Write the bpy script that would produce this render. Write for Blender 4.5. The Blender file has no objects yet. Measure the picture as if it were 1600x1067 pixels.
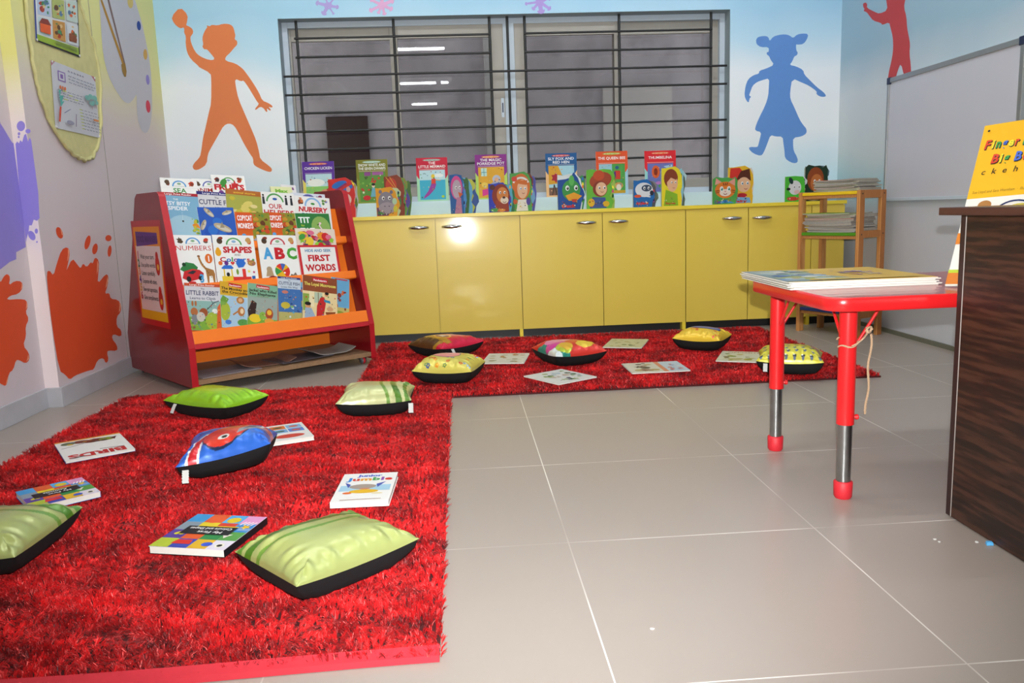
import bpy, math, random
import numpy as np
from mathutils import Vector, Matrix
sc = bpy.context.scene
COL = sc.collection
PI = math.pi
# ---------------------------------------------------------------- camera
CF, CP, CR, CY = 1266.345, 0.160075, -0.035119, 0.059282
CC = np.array([0.37428, -1.21835, 0.78491])
def _rot(p, r, y):
    cp, sp, cr, sr, cy, sy = math.cos(p), math.sin(p), math.cos(r), math.sin(r), math.cos(y), math.sin(y)
    f = np.array([sy*cp, cy*cp, -sp]); R = np.array([cy, -sy, 0.]); U = np.cross(R, f)
    return np.array([R*cr+U*sr, -R*sr+U*cr, f])
CM = _rot(CP, CR, CY)
cam = bpy.data.cameras.new('camera'); cam.sensor_width = 36; cam.lens = CF/1600*36; cam.clip_start = .02
co = bpy.data.objects.new('camera', cam); COL.objects.link(co); sc.camera = co
mm = Matrix.Identity(4)
for i in range(3):
    mm[i][0] = CM[0][i]; mm[i][1] = CM[1][i]; mm[i][2] = -CM[2][i]; mm[i][3] = CC[i]
co.matrix_world = mm
# where a measured photo point lies on a plane of the room
def ray(x, y): return np.array([(x-800)/CF, -(y-533.5)/CF, 1.]) @ CM
def on(x, y, ax, v):
    d = ray(x, y); P = CC + (v-CC[ax])/d[ax]*d; return (float(P[0]), float(P[1]), float(P[2]))
def onpl(x, y, P0, n):
    r = ray(x, y); n = np.array(n); t = np.dot(np.array(P0)-CC, n)/np.dot(r, n); return CC+t*r
# ---------------------------------------------------------------- room sizes
XL, XR, YB, YF, ZC = -1.41, 2.865, 4.06, -8.2, 2.95
# ---------------------------------------------------------------- world, exposure, lights
sc.view_settings.view_transform = 'Standard'; sc.view_settings.look = 'None'
sc.view_settings.exposure = -0.12; sc.view_settings.gamma = 1.0; sc.view_settings.use_curve_mapping = False
wd = bpy.data.worlds.new('world'); sc.world = wd; wd.use_nodes = True
wn = wd.node_tree.nodes; wn.clear()
bgn = wn.new('ShaderNodeBackground'); bgn.inputs[1].default_value = 6.0
wo = wn.new('ShaderNodeOutputWorld')
bgn.inputs[0].default_value = (.86, .92, 1., 1); wd.node_tree.links.new(bgn.outputs[0], wo.inputs[0])
def area(name, loc, rot, sx, sy, power, col=(1, 1, 1)):
    l = bpy.data.lights.new(name, 'AREA'); l.shape = 'RECTANGLE'; l.size = sx; l.size_y = sy; l.energy = power; l.color = col
    o = bpy.data.objects.new(name, l); o.location = loc; o.rotation_euler = rot; COL.objects.link(o); return o
# the photographer's flash, just above the lens
fl = bpy.data.lights.new('camera_flash', 'SPOT'); fl.energy = 400.0; fl.shadow_soft_size = .009; fl.color = (1, .99, .98)
fl.spot_size = math.radians(98); fl.spot_blend = .9
flo = bpy.data.objects.new('camera_flash', fl); COL.objects.link(flo)
flo.location = tuple(CC + CM[1]*.082 + CM[0]*.028 + CM[2]*.03)
flo.rotation_euler = (PI/2-math.radians(2), 0, -CY)
TUBES = [(-.35, 2.45, 1.2), (1.7, 2.45, 1.2), (-.35, .95, 1.2), (1.7, .95, 1.2), (-.02, -1.5, .62), (-.2, -4.3, .6), (.24, -4.3, .14), (-.2, -6.9, .5)]  # long tubes are added, unseen, for ambient light; short ones follow the pane reflections
TUBE_W = 84.0
# ---------------------------------------------------------------- colour
def L(h, a=1.0):
    if isinstance(h, (tuple, list)): return (*h[:3], 1.)
    h = h.lstrip('#'); o = []
    for i in (0, 2, 4):
        c = int(h[i:i+2], 16)/255; o.append(c/12.92 if c <= .04045 else ((c+.055)/1.055)**2.4)
    return (*o, a)
# ---------------------------------------------------------------- materials
MATS = {}
def nt(name):
    m = bpy.data.materials.new(name); m.use_nodes = True; n = m.node_tree.nodes; n.clear()
    o = n.new('ShaderNodeOutputMaterial'); b = n.new('ShaderNodeBsdfPrincipled')
    m.node_tree.links.new(b.outputs[0], o.inputs[0]); MATS[name] = m
    return m, n, m.node_tree.links, b
def ins(b, **k):
    for a, v in k.items():
        a = {'rough': 'Roughness', 'metal': 'Metallic', 'coat': 'Coat Weight', 'coatr': 'Coat Roughness', 'spec': 'Specular IOR Level', 'sheen': 'Sheen Weight', 'trans': 'Transmission Weight', 'aniso': 'Anisotropic', 'ior': 'IOR', 'alpha': 'Alpha'}[a]
        b.inputs[a].default_value = v
def coord(n, l, scale=(1, 1, 1), rot=(0, 0, 0), loc=(0, 0, 0)):
    t = n.new('ShaderNodeTexCoord'); mp = n.new('ShaderNodeMapping'); l.new(t.outputs['Object'], mp.inputs[0])
    mp.inputs['Scale'].default_value = scale; mp.inputs['Rotation'].default_value = rot; mp.inputs['Location'].default_value = loc
    return mp.outputs[0]
def noise(n, l, vec, scale, detail=3, rough=.5):
    x = n.new('ShaderNodeTexNoise'); x.inputs['Scale'].default_value = scale; x.inputs['Detail'].default_value = detail; x.inputs['Roughness'].default_value = rough
    if vec is not None: l.new(vec, x.inputs['Vector'])
    return x.outputs[0]
def ramp(n, l, fac, stops, interp='LINEAR'):
    r = n.new('ShaderNodeValToRGB'); e = r.color_ramp.elements; r.color_ramp.interpolation = interp
    while len(e) < len(stops): e.new(.5)
    for x, (p, c) in zip(e, stops): x.position = p; x.color = L(c)
    l.new(fac, r.inputs[0]); return r.outputs[0]
def mth(n, l, op, a, b=None, c=None):
    x = n.new('ShaderNodeMath'); x.operation = op
    for i, v in enumerate((a, b, c)):
        if v is None: continue
        if isinstance(v, (int, float)): x.inputs[i].default_value = v
        else: l.new(v, x.inputs[i])
    return x.outputs[0]
def mixc(n, l, fac, a, b, bt='MIX'):
    x = n.new('ShaderNodeMix'); x.data_type = 'RGBA'; x.blend_type = bt
    for i, v in ((0, fac), (6, a), (7, b)):
        if isinstance(v, (int, float)): x.inputs[i].default_value = v
        elif isinstance(v, (tuple, str)): x.inputs[i].default_value = L(v)
        else: l.new(v, x.inputs[i])
    return x.outputs[2]
def bump(n, l, b, h, s=.2, d=.01):
    x = n.new('ShaderNodeBump'); x.inputs['Strength'].default_value = s; x.inputs['Distance'].default_value = d
    l.new(h, x.inputs['Height']); l.new(x.outputs[0], b.inputs['Normal'])
def simple(name, c, rough=.5, var=.06, vs=20, bs=0, bscale=60, **k):
    """plain colour with a little procedural mottling"""
    m, n, l, b = nt(name); v = coord(n, l); f = noise(n, l, v, vs)
    c4 = L(c); dk = tuple(x*(1-var) for x in c4[:3]); lt = tuple(min(1, x*(1+var)) for x in c4[:3])
    l.new(mixc(n, l, f, dk, lt), b.inputs['Base Color']); ins(b, rough=rough, **k)
    if bs: bump(n, l, b, noise(n, l, v, bscale), bs, .002)
    return m
def printed(name, rough=.35, coat=0., **k):
    m, n, l, b = nt(name); a = n.new('ShaderNodeAttribute'); a.attribute_name = 'Col'
    f = noise(n, l, coord(n, l), 40); g = mixc(n, l, f, (.95, .95, .95), (1, 1, 1))
    l.new(mixc(n, l, 1.0, a.outputs['Color'], g, 'MULTIPLY'), b.inputs['Base Color'])
    ins(b, rough=rough, coat=coat, **k); b.inputs['Coat Roughness'].default_value = .15
    return m
printed('print', .45, spec=.35); printed('print_gloss', .5, .0, spec=.22); printed('wall_paint', .75); printed('satin', .3, .15, metal=.18)
# satin cushion cloth gets fine wrinkles
m = MATS['satin']; n = m.node_tree.nodes; l = m.node_tree.links
bump(n, l, n['Principled BSDF'], noise(n, l, coord(n, l), 13, 2), .28, .014)
simple('cabinet_yellow', '#dec351', .36, .03, 3, coat=.5, coatr=.08, spec=.35)
m = MATS['cabinet_yellow']; n = m.node_tree.nodes; l = m.node_tree.links; bump(n, l, n['Principled BSDF'], noise(n, l, coord(n, l), 3.0, 1), .08, .01)
simple('cabinet_edge', '#e2c93a', .35, .03)
simple('plinth_black', '#1d1f22', .35)
simple('chrome', '#c9c9c9', .22, .1, 8, metal=1.)
simple('rack_red', '#7d0d17', .32, .05, 4, coat=.15)
simple('rack_red_edge', '#b01622', .38, .05, 6)
simple('orange_laminate', '#f0791c', .38, .04, 5)
simple('raw_wood_edge', '#8a6a4c', .7, .25, 60)
simple('table_red', '#d41f22', .28, .04, 6, coat=.2)
simple('table_top_red', '#a3262f', .25, .05, 5, coat=.3)
simple('rubber_red', '#cf2330', .55, .04)
simple('galvanised', '#a9abab', .3, .25, 30, metal=1.)
simple('bar_black', '#17181a', .45, .1)
simple('frame_white', '#b9c6d2', .5, .04)
simple('frame_beige', '#9c9890', .5, .05)
simple('reveal', '#8f9ea6', .7, .05)
simple('paper_white', '#e6e3da', .7, .06, 80)
simple('paper_grey', '#a8a298', .7, .25, 150)
simple('black_cloth', '#07080b', .8, .2, 60)
simple('tag_white', '#cacac8', .6)
simple('ceiling_white', '#e9e8e4', .8)
simple('baseboard_grey', '#b4b4ba', .45, .12, 12)
simple('baseboard_dark', '#66675a', .4, .1)
simple('board_white', '#c3c4cf', .35, .02, 5)
simple('aluminium', '#a7a9a9', .4, .05, metal=.7)
simple('cap_blue', '#1c2748', .4)
simple('twine_jute', '#b79a7c', .9, .3, 300)
simple('yellow_shelf', '#e8c21c', .4); simple('green_shelf', '#4c8f1e', .4); simple('blue_shelf', '#1e3a78', .4)
simple('yellow_cloth', '#c4bd86', .8, .15, 25, bs=.4, bscale=30)
simple('rug_binding', '#b8202f', .8, .1, 60)
simple('chalk_blue', '#5ab4f0', .7); simple('seam_white', '#a9a29c', .5); simple('wheel_grey', '#55565a', .4); simple('debris_white', '#e8e8e6', .8)
def wood(name, c0, c1, c2, scale, dist=4, rough=.45, bands='X', wk=.5):
    m, n, l, b = nt(name); v = coord(n, l, scale)
    w = n.new('ShaderNodeTexWave'); w.bands_direction = bands; w.inputs['Scale'].default_value = 1.; w.inputs['Distortion'].default_value = dist; w.inputs['Detail'].default_value = 4; w.inputs['Detail Scale'].default_value = 1.2
    l.new(v, w.inputs[0]); f = noise(n, l, v, 2.5, 6, .65); g = mth(n, l, 'MULTIPLY_ADD', w.outputs[1], wk, mth(n, l, 'MULTIPLY', f, 1-wk))
    l.new(ramp(n, l, g, [(.5-.3*(wk+.15), c0), (.5, c1), (.5+.3*(wk+.15), c2)]), b.inputs['Base Color']); ins(b, rough=rough); bump(n, l, b, f, .08, .002)
    return m
wood('walnut', '#1d0f0b', '#2e1810', '#42261a', (1.6, 1.6, 17), 1.2, .42, 'Z', .08)
wood('walnut_top', '#2b1713', '#3a2019', '#4a2a20', (3, 3, 9), 3, .4, 'Z')
wood('beech', '#a86a34', '#c08347', '#cc9559', (30, 30, 3), 2, .5)
simple('walnut_edge', '#2e1a1a', .4)
# floor tiles: 0.6 m squares, pale worn joints
m, n, l, b = nt('floor_tiles'); t = n.new('ShaderNodeTexCoord'); sx = n.new('ShaderNodeSeparateXYZ'); l.new(t.outputs['Object'], sx.inputs[0])
js = []
for ax in (0, 1):
    q = mth(n, l, 'DIVIDE', sx.outputs[ax], .6); q = mth(n, l, 'ADD', q, 40.5); q = mth(n, l, 'FRACT', q); q = mth(n, l, 'SUBTRACT', q, .5); q = mth(n, l, 'ABSOLUTE', q)
    js.append(mth(n, l, 'LESS_THAN', q, .0026))
j = mth(n, l, 'MAXIMUM', js[0], js[1])
wear = ramp(n, l, noise(n, l, t.outputs['Object'], 2.2, 2), [(.38, '#606060'), (.55, '#ffffff')])
j2 = mth(n, l, 'MULTIPLY', j, wear)
f1 = noise(n, l, t.outputs['Object'], 1.6, 4, .6); base = mixc(n, l, f1, '#a0958d', '#a69b93')
l.new(mixc(n, l, j2, base, '#e9e5df'), b.inputs['Base Color']); l.new(mth(n, l, 'MULTIPLY_ADD', f1, .03, .30), b.inputs['Roughness']); ins(b, spec=.45)
# painted walls
def wallmat(name, stops, z0=0., z1=2.95, wob=.35, nscale=1.3):
    m, n, l, b = nt(name); t = n.new('ShaderNodeTexCoord'); sx = n.new('ShaderNodeSeparateXYZ'); l.new(t.outputs['Object'], sx.inputs[0])
    z = mth(n, l, 'DIVIDE', mth(n, l, 'SUBTRACT', sx.outputs[2], z0), z1-z0)
    z = mth(n, l, 'ADD', z, mth(n, l, 'MULTIPLY', mth(n, l, 'SUBTRACT', noise(n, l, t.outputs['Object'], nscale, 2), .5), wob))
    l.new(ramp(n, l, z, stops), b.inputs['Base Color']); ins(b, rough=.6, spec=.3); bump(n, l, b, noise(n, l, t.outputs['Object'], 90, 3), .05, .002)
wallmat('paint_back', [(.25, '#c2dcea'), (.31, '#c4deec'), (.40, '#e4e9ee'), (.54, '#e4eaf0'), (.62, '#b9d8ea'), (.70, '#9fc8e2'), (1., '#9fc8e2')], wob=.16)
wallmat('paint_right', [(.0, '#c0c1ca'), (.24, '#c2c4cc'), (.29, '#a6c8d6'), (.36, '#c8d2d8'), (.47, '#ccd4dc'), (.56, '#9bb9cc'), (.8, '#9bb9cc')], wob=.12)
wallmat('paint_left', [(.0, '#d2c6cc'), (.42, '#cdc0c2'), (.47, '#d0c7b8'), (.55, '#d8d491'), (1., '#d8d68a')], wob=.12)
wallmat('paint_step', [(.0, '#efe0e2'), (.40, '#f0e2df'), (.44, '#efe6cf'), (.50, '#e6e08f'), (1., '#e0dc85')], wob=.05)
simple('plain_wall', '#d9d6cf', .8)
# weathered rendered wall outside the window
m, n, l, b = nt('cement_wall'); v = coord(n, l); f = noise(n, l, v, 3, 6, .65); s = ramp(n, l, noise(n, l, coord(n, l, (1, 1, .8)), 2.6, 6, .75), [(.40, '#6f6866'), (.50, '#8f8886'), (.64, '#a19a96')])
l.new(mixc(n, l, f, s, '#9a9390'), b.inputs['Base Color']); ins(b, rough=.9); bump(n, l, b, f, .4, .02)
# tinted glass
m, n, l, b = nt('tinted_glass'); n.remove(b)
tr = n.new('ShaderNodeBsdfTransparent'); tr.inputs[0].default_value = (.62, .60, .60, 1); gl = n.new('ShaderNodeBsdfGlossy'); gl.inputs['Roughness'].default_value = .015
fr = n.new('ShaderNodeFresnel'); fr.inputs[0].default_value = 1.5; mx = n.new('ShaderNodeMixShader')
l.new(fr.outputs[0], mx.inputs[0]); l.new(tr.outputs[0], mx.inputs[1]); l.new(gl.outputs[0], mx.inputs[2]); l.new(mx.outputs[0], n['Material Output'].inputs[0])
m, n, l, b = nt('clear_plastic'); n.remove(b)
# tube light
m, n, l, b = nt('tube_glow'); e = n.new('ShaderNodeEmission'); e.inputs[1].default_value = TUBE_W; e.inputs[0].default_value = (.93, .97, 1, 1); l.new(e.outputs[0], n['Material Output'].inputs[0])
# shag pile
m, n, l, b = nt('shag_pile'); a = n.new('ShaderNodeAttribute'); a.attribute_name = 'Col'; l.new(a.outputs['Color'], b.inputs['Base Color']); ins(b, rough=.5, sheen=.05, spec=.3)
simple('rug_base', '#4a0508', .9, .2, 80)
# ---------------------------------------------------------------- mesh builder
class MB:
    def __init__(s): s.v = []; s.f = []; s.m = []; s.c = []; s.sm = []; s.names = []
    def mi(s, name):
        if name not in s.names: s.names.append(name)
        return s.names.index(name)
    def add(s, vs, fs, mat='print', col=(1, 1, 1, 1), smooth=False):
        o = len(s.v); k = s.mi(mat); s.v += [tuple(map(float, p)) for p in vs]
        for i, f in enumerate(fs):
            s.f.append(tuple(o+j for j in f)); s.m.append(k); s.c.append(col); s.sm.append(smooth)
        return s
    def box(s, x0, x1, y0, y1, z0, z1, mat='print', col=(1, 1, 1, 1), M=None):
        vs = [(x, y, z) for z in (z0, z1) for y in (y0, y1) for x in (x0, x1)]
        if M is not None: vs = [tuple(M @ Vector(p)) for p in vs]
        return s.add(vs, [(0, 2, 3, 1), (4, 5, 7, 6), (0, 1, 5, 4), (2, 6, 7, 3), (0, 4, 6, 2), (1, 3, 7, 5)], mat, col)
    def hexa(s, b, t, mat, col=(1, 1, 1, 1)):     # bottom loop, top loop
        n = len(b); vs = list(b)+list(t)
        fs = [tuple(range(n))[::-1], tuple(range(n, 2*n))]+[(i, (i+1) % n, n+(i+1) % n, n+i) for i in range(n)]
        return s.add(vs, fs, mat, col)
    def prism(s, pts, d, mat, col=(1, 1, 1, 1)):  # pts 3D loop, d extrusion vector
        t = [tuple(np.array(p)+np.array(d)) for p in pts]; return s.hexa(pts, t, mat, col)
    def tube(s, pts, r, n=10, mat='print', col=(1, 1, 1, 1), cap=True, closed=False):
        P = [Vector(p) for p in pts]; R = r if isinstance(r, (list, tuple)) else [r]*len(P); vs = []; fs = []
        up = None; N = len(P)
        for i, p in enumerate(P):
            a = P[(i-1) % N] if (i or closed) else P[i]; b_ = P[(i+1) % N] if (i < N-1 or closed) else P[i]
            t = (b_-a).normalized() if (b_-a).length > 1e-9 else Vector((0, 0, 1))
            if up is None: up = Vector((0, 0, 1)) if abs(t.z) < .9 else Vector((1, 0, 0))
            x = t.cross(up).normalized(); y = x.cross(t).normalized(); up = y
            for k in range(n):
                an = 2*PI*k/n; vs.append(tuple(p+(x*math.cos(an)+y*math.sin(an))*R[i]))
        for i in range(N-1 if not closed else N):
            j = (i+1) % N
            for k in range(n): fs.append((i*n+k, i*n+(k+1) % n, j*n+(k+1) % n, j*n+k))
        s.add(vs, fs, mat, col, True)
        if cap and not closed:
            s.add(vs[:n], [tuple(range(n))], mat, col); s.add(vs[-n:], [tuple(range(n))[::-1]], mat, col)
        return s
    def lathe(s, c, prof, n=20, mat='print', col=(1, 1, 1, 1), axis='Z'):   # prof: (r, h)
        vs = []; fs = []
        for r, h in prof:
            for k in range(n):
                a = 2*PI*k/n; p = (r*math.cos(a), r*math.sin(a), h)
                if axis == 'Y': p = (p[0], p[2], p[1])
                if axis == 'X': p = (p[2], p[0], p[1])
                vs.append((c[0]+p[0], c[1]+p[1], c[2]+p[2]))
        for i in range(len(prof)-1):
            for k in range(n): fs.append((i*n+k, i*n+(k+1) % n, (i+1)*n+(k+1) % n, (i+1)*n+k))
        s.add(vs, fs, mat, col, True); s.add(vs[:n], [tuple(range(n))[::-1]], mat, col); s.add(vs[-n:], [tuple(range(n))], mat, col)
        return s
    def build(s, name, parent=None, bevel=0, M=None, origin=None):
        me = bpy.data.meshes.new(name)
        v = s.v
        if origin is not None: v = [(a-origin[0], b-origin[1], c-origin[2]) for a, b, c in v]
        me.from_pydata(v, [], s.f); me.update()
        for nm in s.names: me.materials.append(MATS[nm])
        me.polygons.foreach_set('material_index', s.m); me.polygons.foreach_set('use_smooth', s.sm)
        at = me.attributes.new('Col', 'FLOAT_COLOR', 'CORNER')
        cols = np.repeat(np.array([c if len(c) == 4 else (*c, 1) for c in s.c], dtype=np.float32), [len(f) for f in s.f], axis=0)
        at.data.foreach_set('color', cols.ravel())
        o = bpy.data.objects.new(name, me); COL.objects.link(o)
        if parent is not None: o.parent = parent
        if origin is not None: o.location = origin
        if M is not None: o.matrix_basis = M
        if bevel:
            b = o.modifiers.new('bevel', 'BEVEL'); b.width = bevel; b.segments = 2; b.limit_method = 'ANGLE'; b.angle_limit = .7
        return o
def empty(name, label=None, cat=None, loc=(0, 0, 0), M=None, group=None, kind=None):
    o = bpy.data.objects.new(name, None); COL.objects.link(o); o.empty_display_size = .05
    if M is not None: o.matrix_world = M
    else: o.location = loc
    return tag(o, label, cat, group, kind)
def tag(o, label=None, cat=None, group=None, kind=None):
    for k, v in (('label', label), ('category', cat), ('group', group), ('kind', kind)):
        if v: o[k] = v
    return o
def frameM(P, u, v):
    u = Vector(u).normalized(); v = Vector(v); v = (v-u*v.dot(u)).normalized(); w = u.cross(v)
    m = Matrix.Identity(4)
    for i in range(3): m[i][0] = u[i]; m[i][1] = v[i]; m[i][2] = w[i]; m[i][3] = P[i]
    return m
# ---------------------------------------------------------------- lettering and flat artwork
_TX = {}
def glyphs(t, bold=0., shear=0., sp=1.):
    k = (t, bold, shear, sp)
    if k not in _TX:
        c = bpy.data.curves.new('t', 'FONT'); c.body = t; c.size = 1; c.offset = bold; c.shear = shear; c.space_character = sp; c.resolution_u = 2; c.fill_mode = 'FRONT'
        o = bpy.data.objects.new('t', c); COL.objects.link(o); dg = bpy.context.evaluated_depsgraph_get(); me = o.evaluated_get(dg).to_mesh()
        v = [(p.co.x, p.co.y) for p in me.vertices]; f = [tuple(p.vertices) for p in me.polygons]
        o.evaluated_get(dg).to_mesh_clear(); bpy.data.objects.remove(o); bpy.data.curves.remove(c); _TX[k] = (v, f)
    return _TX[k]
class Art:
    """flat print; x in 0..1, y in 0..A"""
    def __init__(s, A=1., bg='#ffffff'):
        s.A = A; s.sh = []; s.bgc = L(bg); s.dark = .86
    def poly(s, pts, c): s.sh.append(([tuple(p) for p in pts], [tuple(range(len(pts)))], L(c))); return s
    def rect(s, x0, y0, x1, y1, c): return s.poly([(x0, y0), (x1, y0), (x1, y1), (x0, y1)], c)
    def ell(s, cx, cy, rx, ry=None, c='#000000', rot=0, n=18):
        ry = rx if ry is None else ry; cr, sr = math.cos(rot), math.sin(rot)
        return s.poly([(cx+rx*math.cos(a)*cr-ry*math.sin(a)*sr, cy+rx*math.cos(a)*sr+ry*math.sin(a)*cr) for a in [2*PI*i/n for i in range(n)]], c)
    def arc(s, cx, cy, r0, r1, a0, a1, c, n=12, ys=1.):
        A0, A1 = math.radians(a0), math.radians(a1); aa = [A0+(A1-A0)*i/n for i in range(n+1)]
        return s.poly([(cx+r1*math.cos(a), cy+ys*r1*math.sin(a)) for a in aa]+[(cx+r0*math.cos(a), cy+ys*r0*math.sin(a)) for a in aa[::-1]], c)
    def line(s, pts, w, c):
        for (x0, y0), (x1, y1) in zip(pts, pts[1:]):
            d = math.hypot(x1-x0, y1-y0) or 1; nx, ny = -(y1-y0)/d*w/2, (x1-x0)/d*w/2
            s.poly([(x0+nx, y0+ny), (x1+nx, y1+ny), (x1-nx, y1-ny), (x0-nx, y0-ny)], c)
        return s
    def star(s, cx, cy, r, c, k=5, q=.45, rot=PI/2):
        return s.poly([(cx+(r if i % 2 == 0 else r*q)*math.cos(rot+PI*i/k), cy+(r if i % 2 == 0 else r*q)*math.sin(rot+PI*i/k)) for i in range(2*k)], c)
    def heart(s, cx, cy, r, c):
        P = [(16*math.sin(t)**3, 13*math.cos(t)-5*math.cos(2*t)-2*math.cos(3*t)-math.cos(4*t)) for t in [2*PI*i/20 for i in range(20)]]
        return s.poly([(cx+x*r/16, cy+y*r/16) for x, y in P], c)
    def text(s, t, x, y, h, c, w=None, bold=.012, shear=0., rot=0., out=None, sp=1., al='c', maxw=None):
        """baseline y, capital height h; w squeezes it to that width"""
        if out is not None:
            s.text(t, x, y, h, out, w, bold+.05, shear, rot, None, sp, al, maxw)
        v, f = glyphs(t, bold, shear, sp)
        if not v: return s
        xs = [p[0] for p in v]; x0, x1 = min(xs), max(xs); k = h/.72; kx = k
        if w is not None: kx = w/(x1-x0)
        elif maxw is not None and (x1-x0)*k > maxw: kx = maxw/(x1-x0)
        ox = {'c': (x0+x1)/2, 'l': x0, 'r': x1}[al]; cr, sr = math.cos(rot), math.sin(rot)
        P = [((a-ox)*kx, b*k) for a, b in v]; s.sh.append(([(x+a*cr-b*sr, y+a*sr+b*cr) for a, b in P], f, L(c))); return s
    def colourtext(s, t, x, y, h, cols, w, bold=.03, out=None, shear=0.):
        v, f = glyphs(t, bold, shear); xs = [p[0] for p in v]; W = max(xs)-min(xs); cx = x-w/2
        ws = [ (max(p[0] for p in glyphs(ch, bold, shear)[0])-min(p[0] for p in glyphs(ch, bold, shear)[0])) if ch != ' ' else .3 for ch in t]; g = .06; T = sum(ws)+g*(len(t)-1)
        for ch, q, cc in zip(t, ws, cols*9):
            if ch != ' ':
                if out: s.text(ch, cx+q/2/T*w+.006, y-.006, h, out, q/T*w, bold, shear)
                s.text(ch, cx+q/2/T*w, y, h, cc, q/T*w, bold, shear)
            cx += (q+g)/T*w
        return s
    def blobs(s, x0, y0, x1, y1, cols, n, seed=0, r0=.03, r1=.09):
        R = random.Random(seed); m = min(x1-x0, y1-y0)/2
        for i in range(n):
            rx = min(R.uniform(r0, r1), m*.95); ry = min(rx*R.uniform(.5, 1.2), m*.95); cx = R.uniform(x0+rx, x1-rx) if x1-x0 > 2*rx else (x0+x1)/2; cy = R.uniform(y0+ry, y1-ry) if y1-y0 > 2*ry else (y0+y1)/2
            c = R.choice(cols); k = R.random()
            if k < .55: s.ell(cx, cy, rx*.8, ry*.8, c, R.uniform(-.5, .5), 10)
            elif k < .8: s.poly([(cx+rx*R.uniform(.5, 1)*math.cos(a), cy+ry*R.uniform(.5, 1)*math.sin(a)) for a in [2*PI*q/6 for q in range(6)]], c)
            else: s.star(cx, cy, min(rx, ry), c)
        return s
    def emit(s, mb, fn, mat='print', off=.0003, step=.00004, bg=True, lift=1.):
        """fn(x, y, z) -> local point, z above the sheet"""
        z = off; D = s.dark; s.sh = [(P, F, (c[0]*D, c[1]*D, c[2]*D, 1)) for P, F, c in s.sh]; s.bgc = (s.bgc[0]*D, s.bgc[1]*D, s.bgc[2]*D, 1)
        if bg: mb.add([fn(0, 0, z), fn(1, 0, z), fn(1, s.A, z), fn(0, s.A, z)], [(0, 1, 2, 3)], mat, s.bgc)
        for P, F, c in s.sh:
            z += step*lift
            mb.add([fn(x, y, z) for x, y in P], F, mat, c)
    def sample(s, X, Y):
        C = np.empty((len(X), 4), dtype=np.float32); C[:] = s.bgc
        for P, F, c in s.sh:
            P = np.array(P); x0, y0 = P.min(0); x1, y1 = P.max(0)
            idx = np.nonzero((X >= x0) & (X <= x1) & (Y >= y0) & (Y <= y1))[0]
            if not len(idx): continue
            px, py = X[idx], Y[idx]; hit = np.zeros(len(idx), bool)
            for f in F:
                q = P[list(f)]; ins_ = np.zeros(len(idx), bool)
                for i in range(len(q)):
                    xa, ya = q[i]; xb, yb = q[i-1]
                    if ya == yb: continue
                    cnd = ((ya > py) != (yb > py)) & (px < (xb-xa)*(py-ya)/(yb-ya)+xa); ins_ ^= cnd
                hit |= ins_
            C[idx[hit]] = c
        return C
# ================================================================ THE ROOM
def struct(o): o['kind'] = 'structure'; return o
def quad(mb, P, mat): mb.add(P, [(0, 1, 2, 3)], mat)
b = MB(); b.box(XL-.3, XR+.2, YF-.2, YB+.15, -.12, 0, 'floor_tiles'); struct(b.build('floor'))
b = MB(); b.box(XL-.3, XR+.2, YF-.2, YB+.15, ZC, ZC+.12, 'ceiling_white'); struct(b.build('ceiling'))
# window opening in the back wall
WX0, WX1, WZ0, WZ1 = on(433.5, 30, 1, YB)[0], on(1141, 16, 1, YB)[0], .862, on(790, 22, 1, YB)[2]
WD = .15
def pxpoly(P, k, x0, y0, ax, v, off):
    """photo outline (zoomed by k from x0, y0) laid on the wall plane, a coat of paint thick"""
    o = []
    for X, Y in P:
        q = list(on(x0+X/k, y0+Y/k, ax, v)); q[ax] += off; o.append(tuple(q))
    return o
def ellpts(cx, cy, rx, ry, rot=0, n=20):
    c, s = math.cos(rot), math.sin(rot)
    return [(cx+rx*math.cos(a)*c-ry*math.sin(a)*s, cy+rx*math.cos(a)*s+ry*math.sin(a)*c) for a in [2*PI*i/n for i in range(n)]]
b = MB(); y0, y1 = YB, YB+WD
for (a, c, z0, z1) in ((XL-.3, WX0, 0, ZC), (WX1, XR+.2, 0, ZC), (WX0, WX1, 0, WZ0), (WX0, WX1, WZ1, ZC)):
    b.box(a, c, y0, y1, z0, z1, 'paint_back')
for P in ([(WX0, y0, WZ0), (WX0, y0, WZ1), (WX0, y1, WZ1), (WX0, y1, WZ0)], [(WX1, y0, WZ0), (WX1, y1, WZ0), (WX1, y1, WZ1), (WX1, y0, WZ1)], [(WX0, y0, WZ1), (WX1, y0, WZ1), (WX1, y1, WZ1), (WX0, y1, WZ1)]):
    c = np.mean(P, axis=0); q = [tuple(np.array(p)+(np.array([(WX0+WX1)/2, (y0+y1)/2, (WZ0+WZ1)/2])-c)*np.array([.001, 0, .001])) for p in P]; b.add(q, [(0, 1, 2, 3)], 'reveal')
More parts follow.
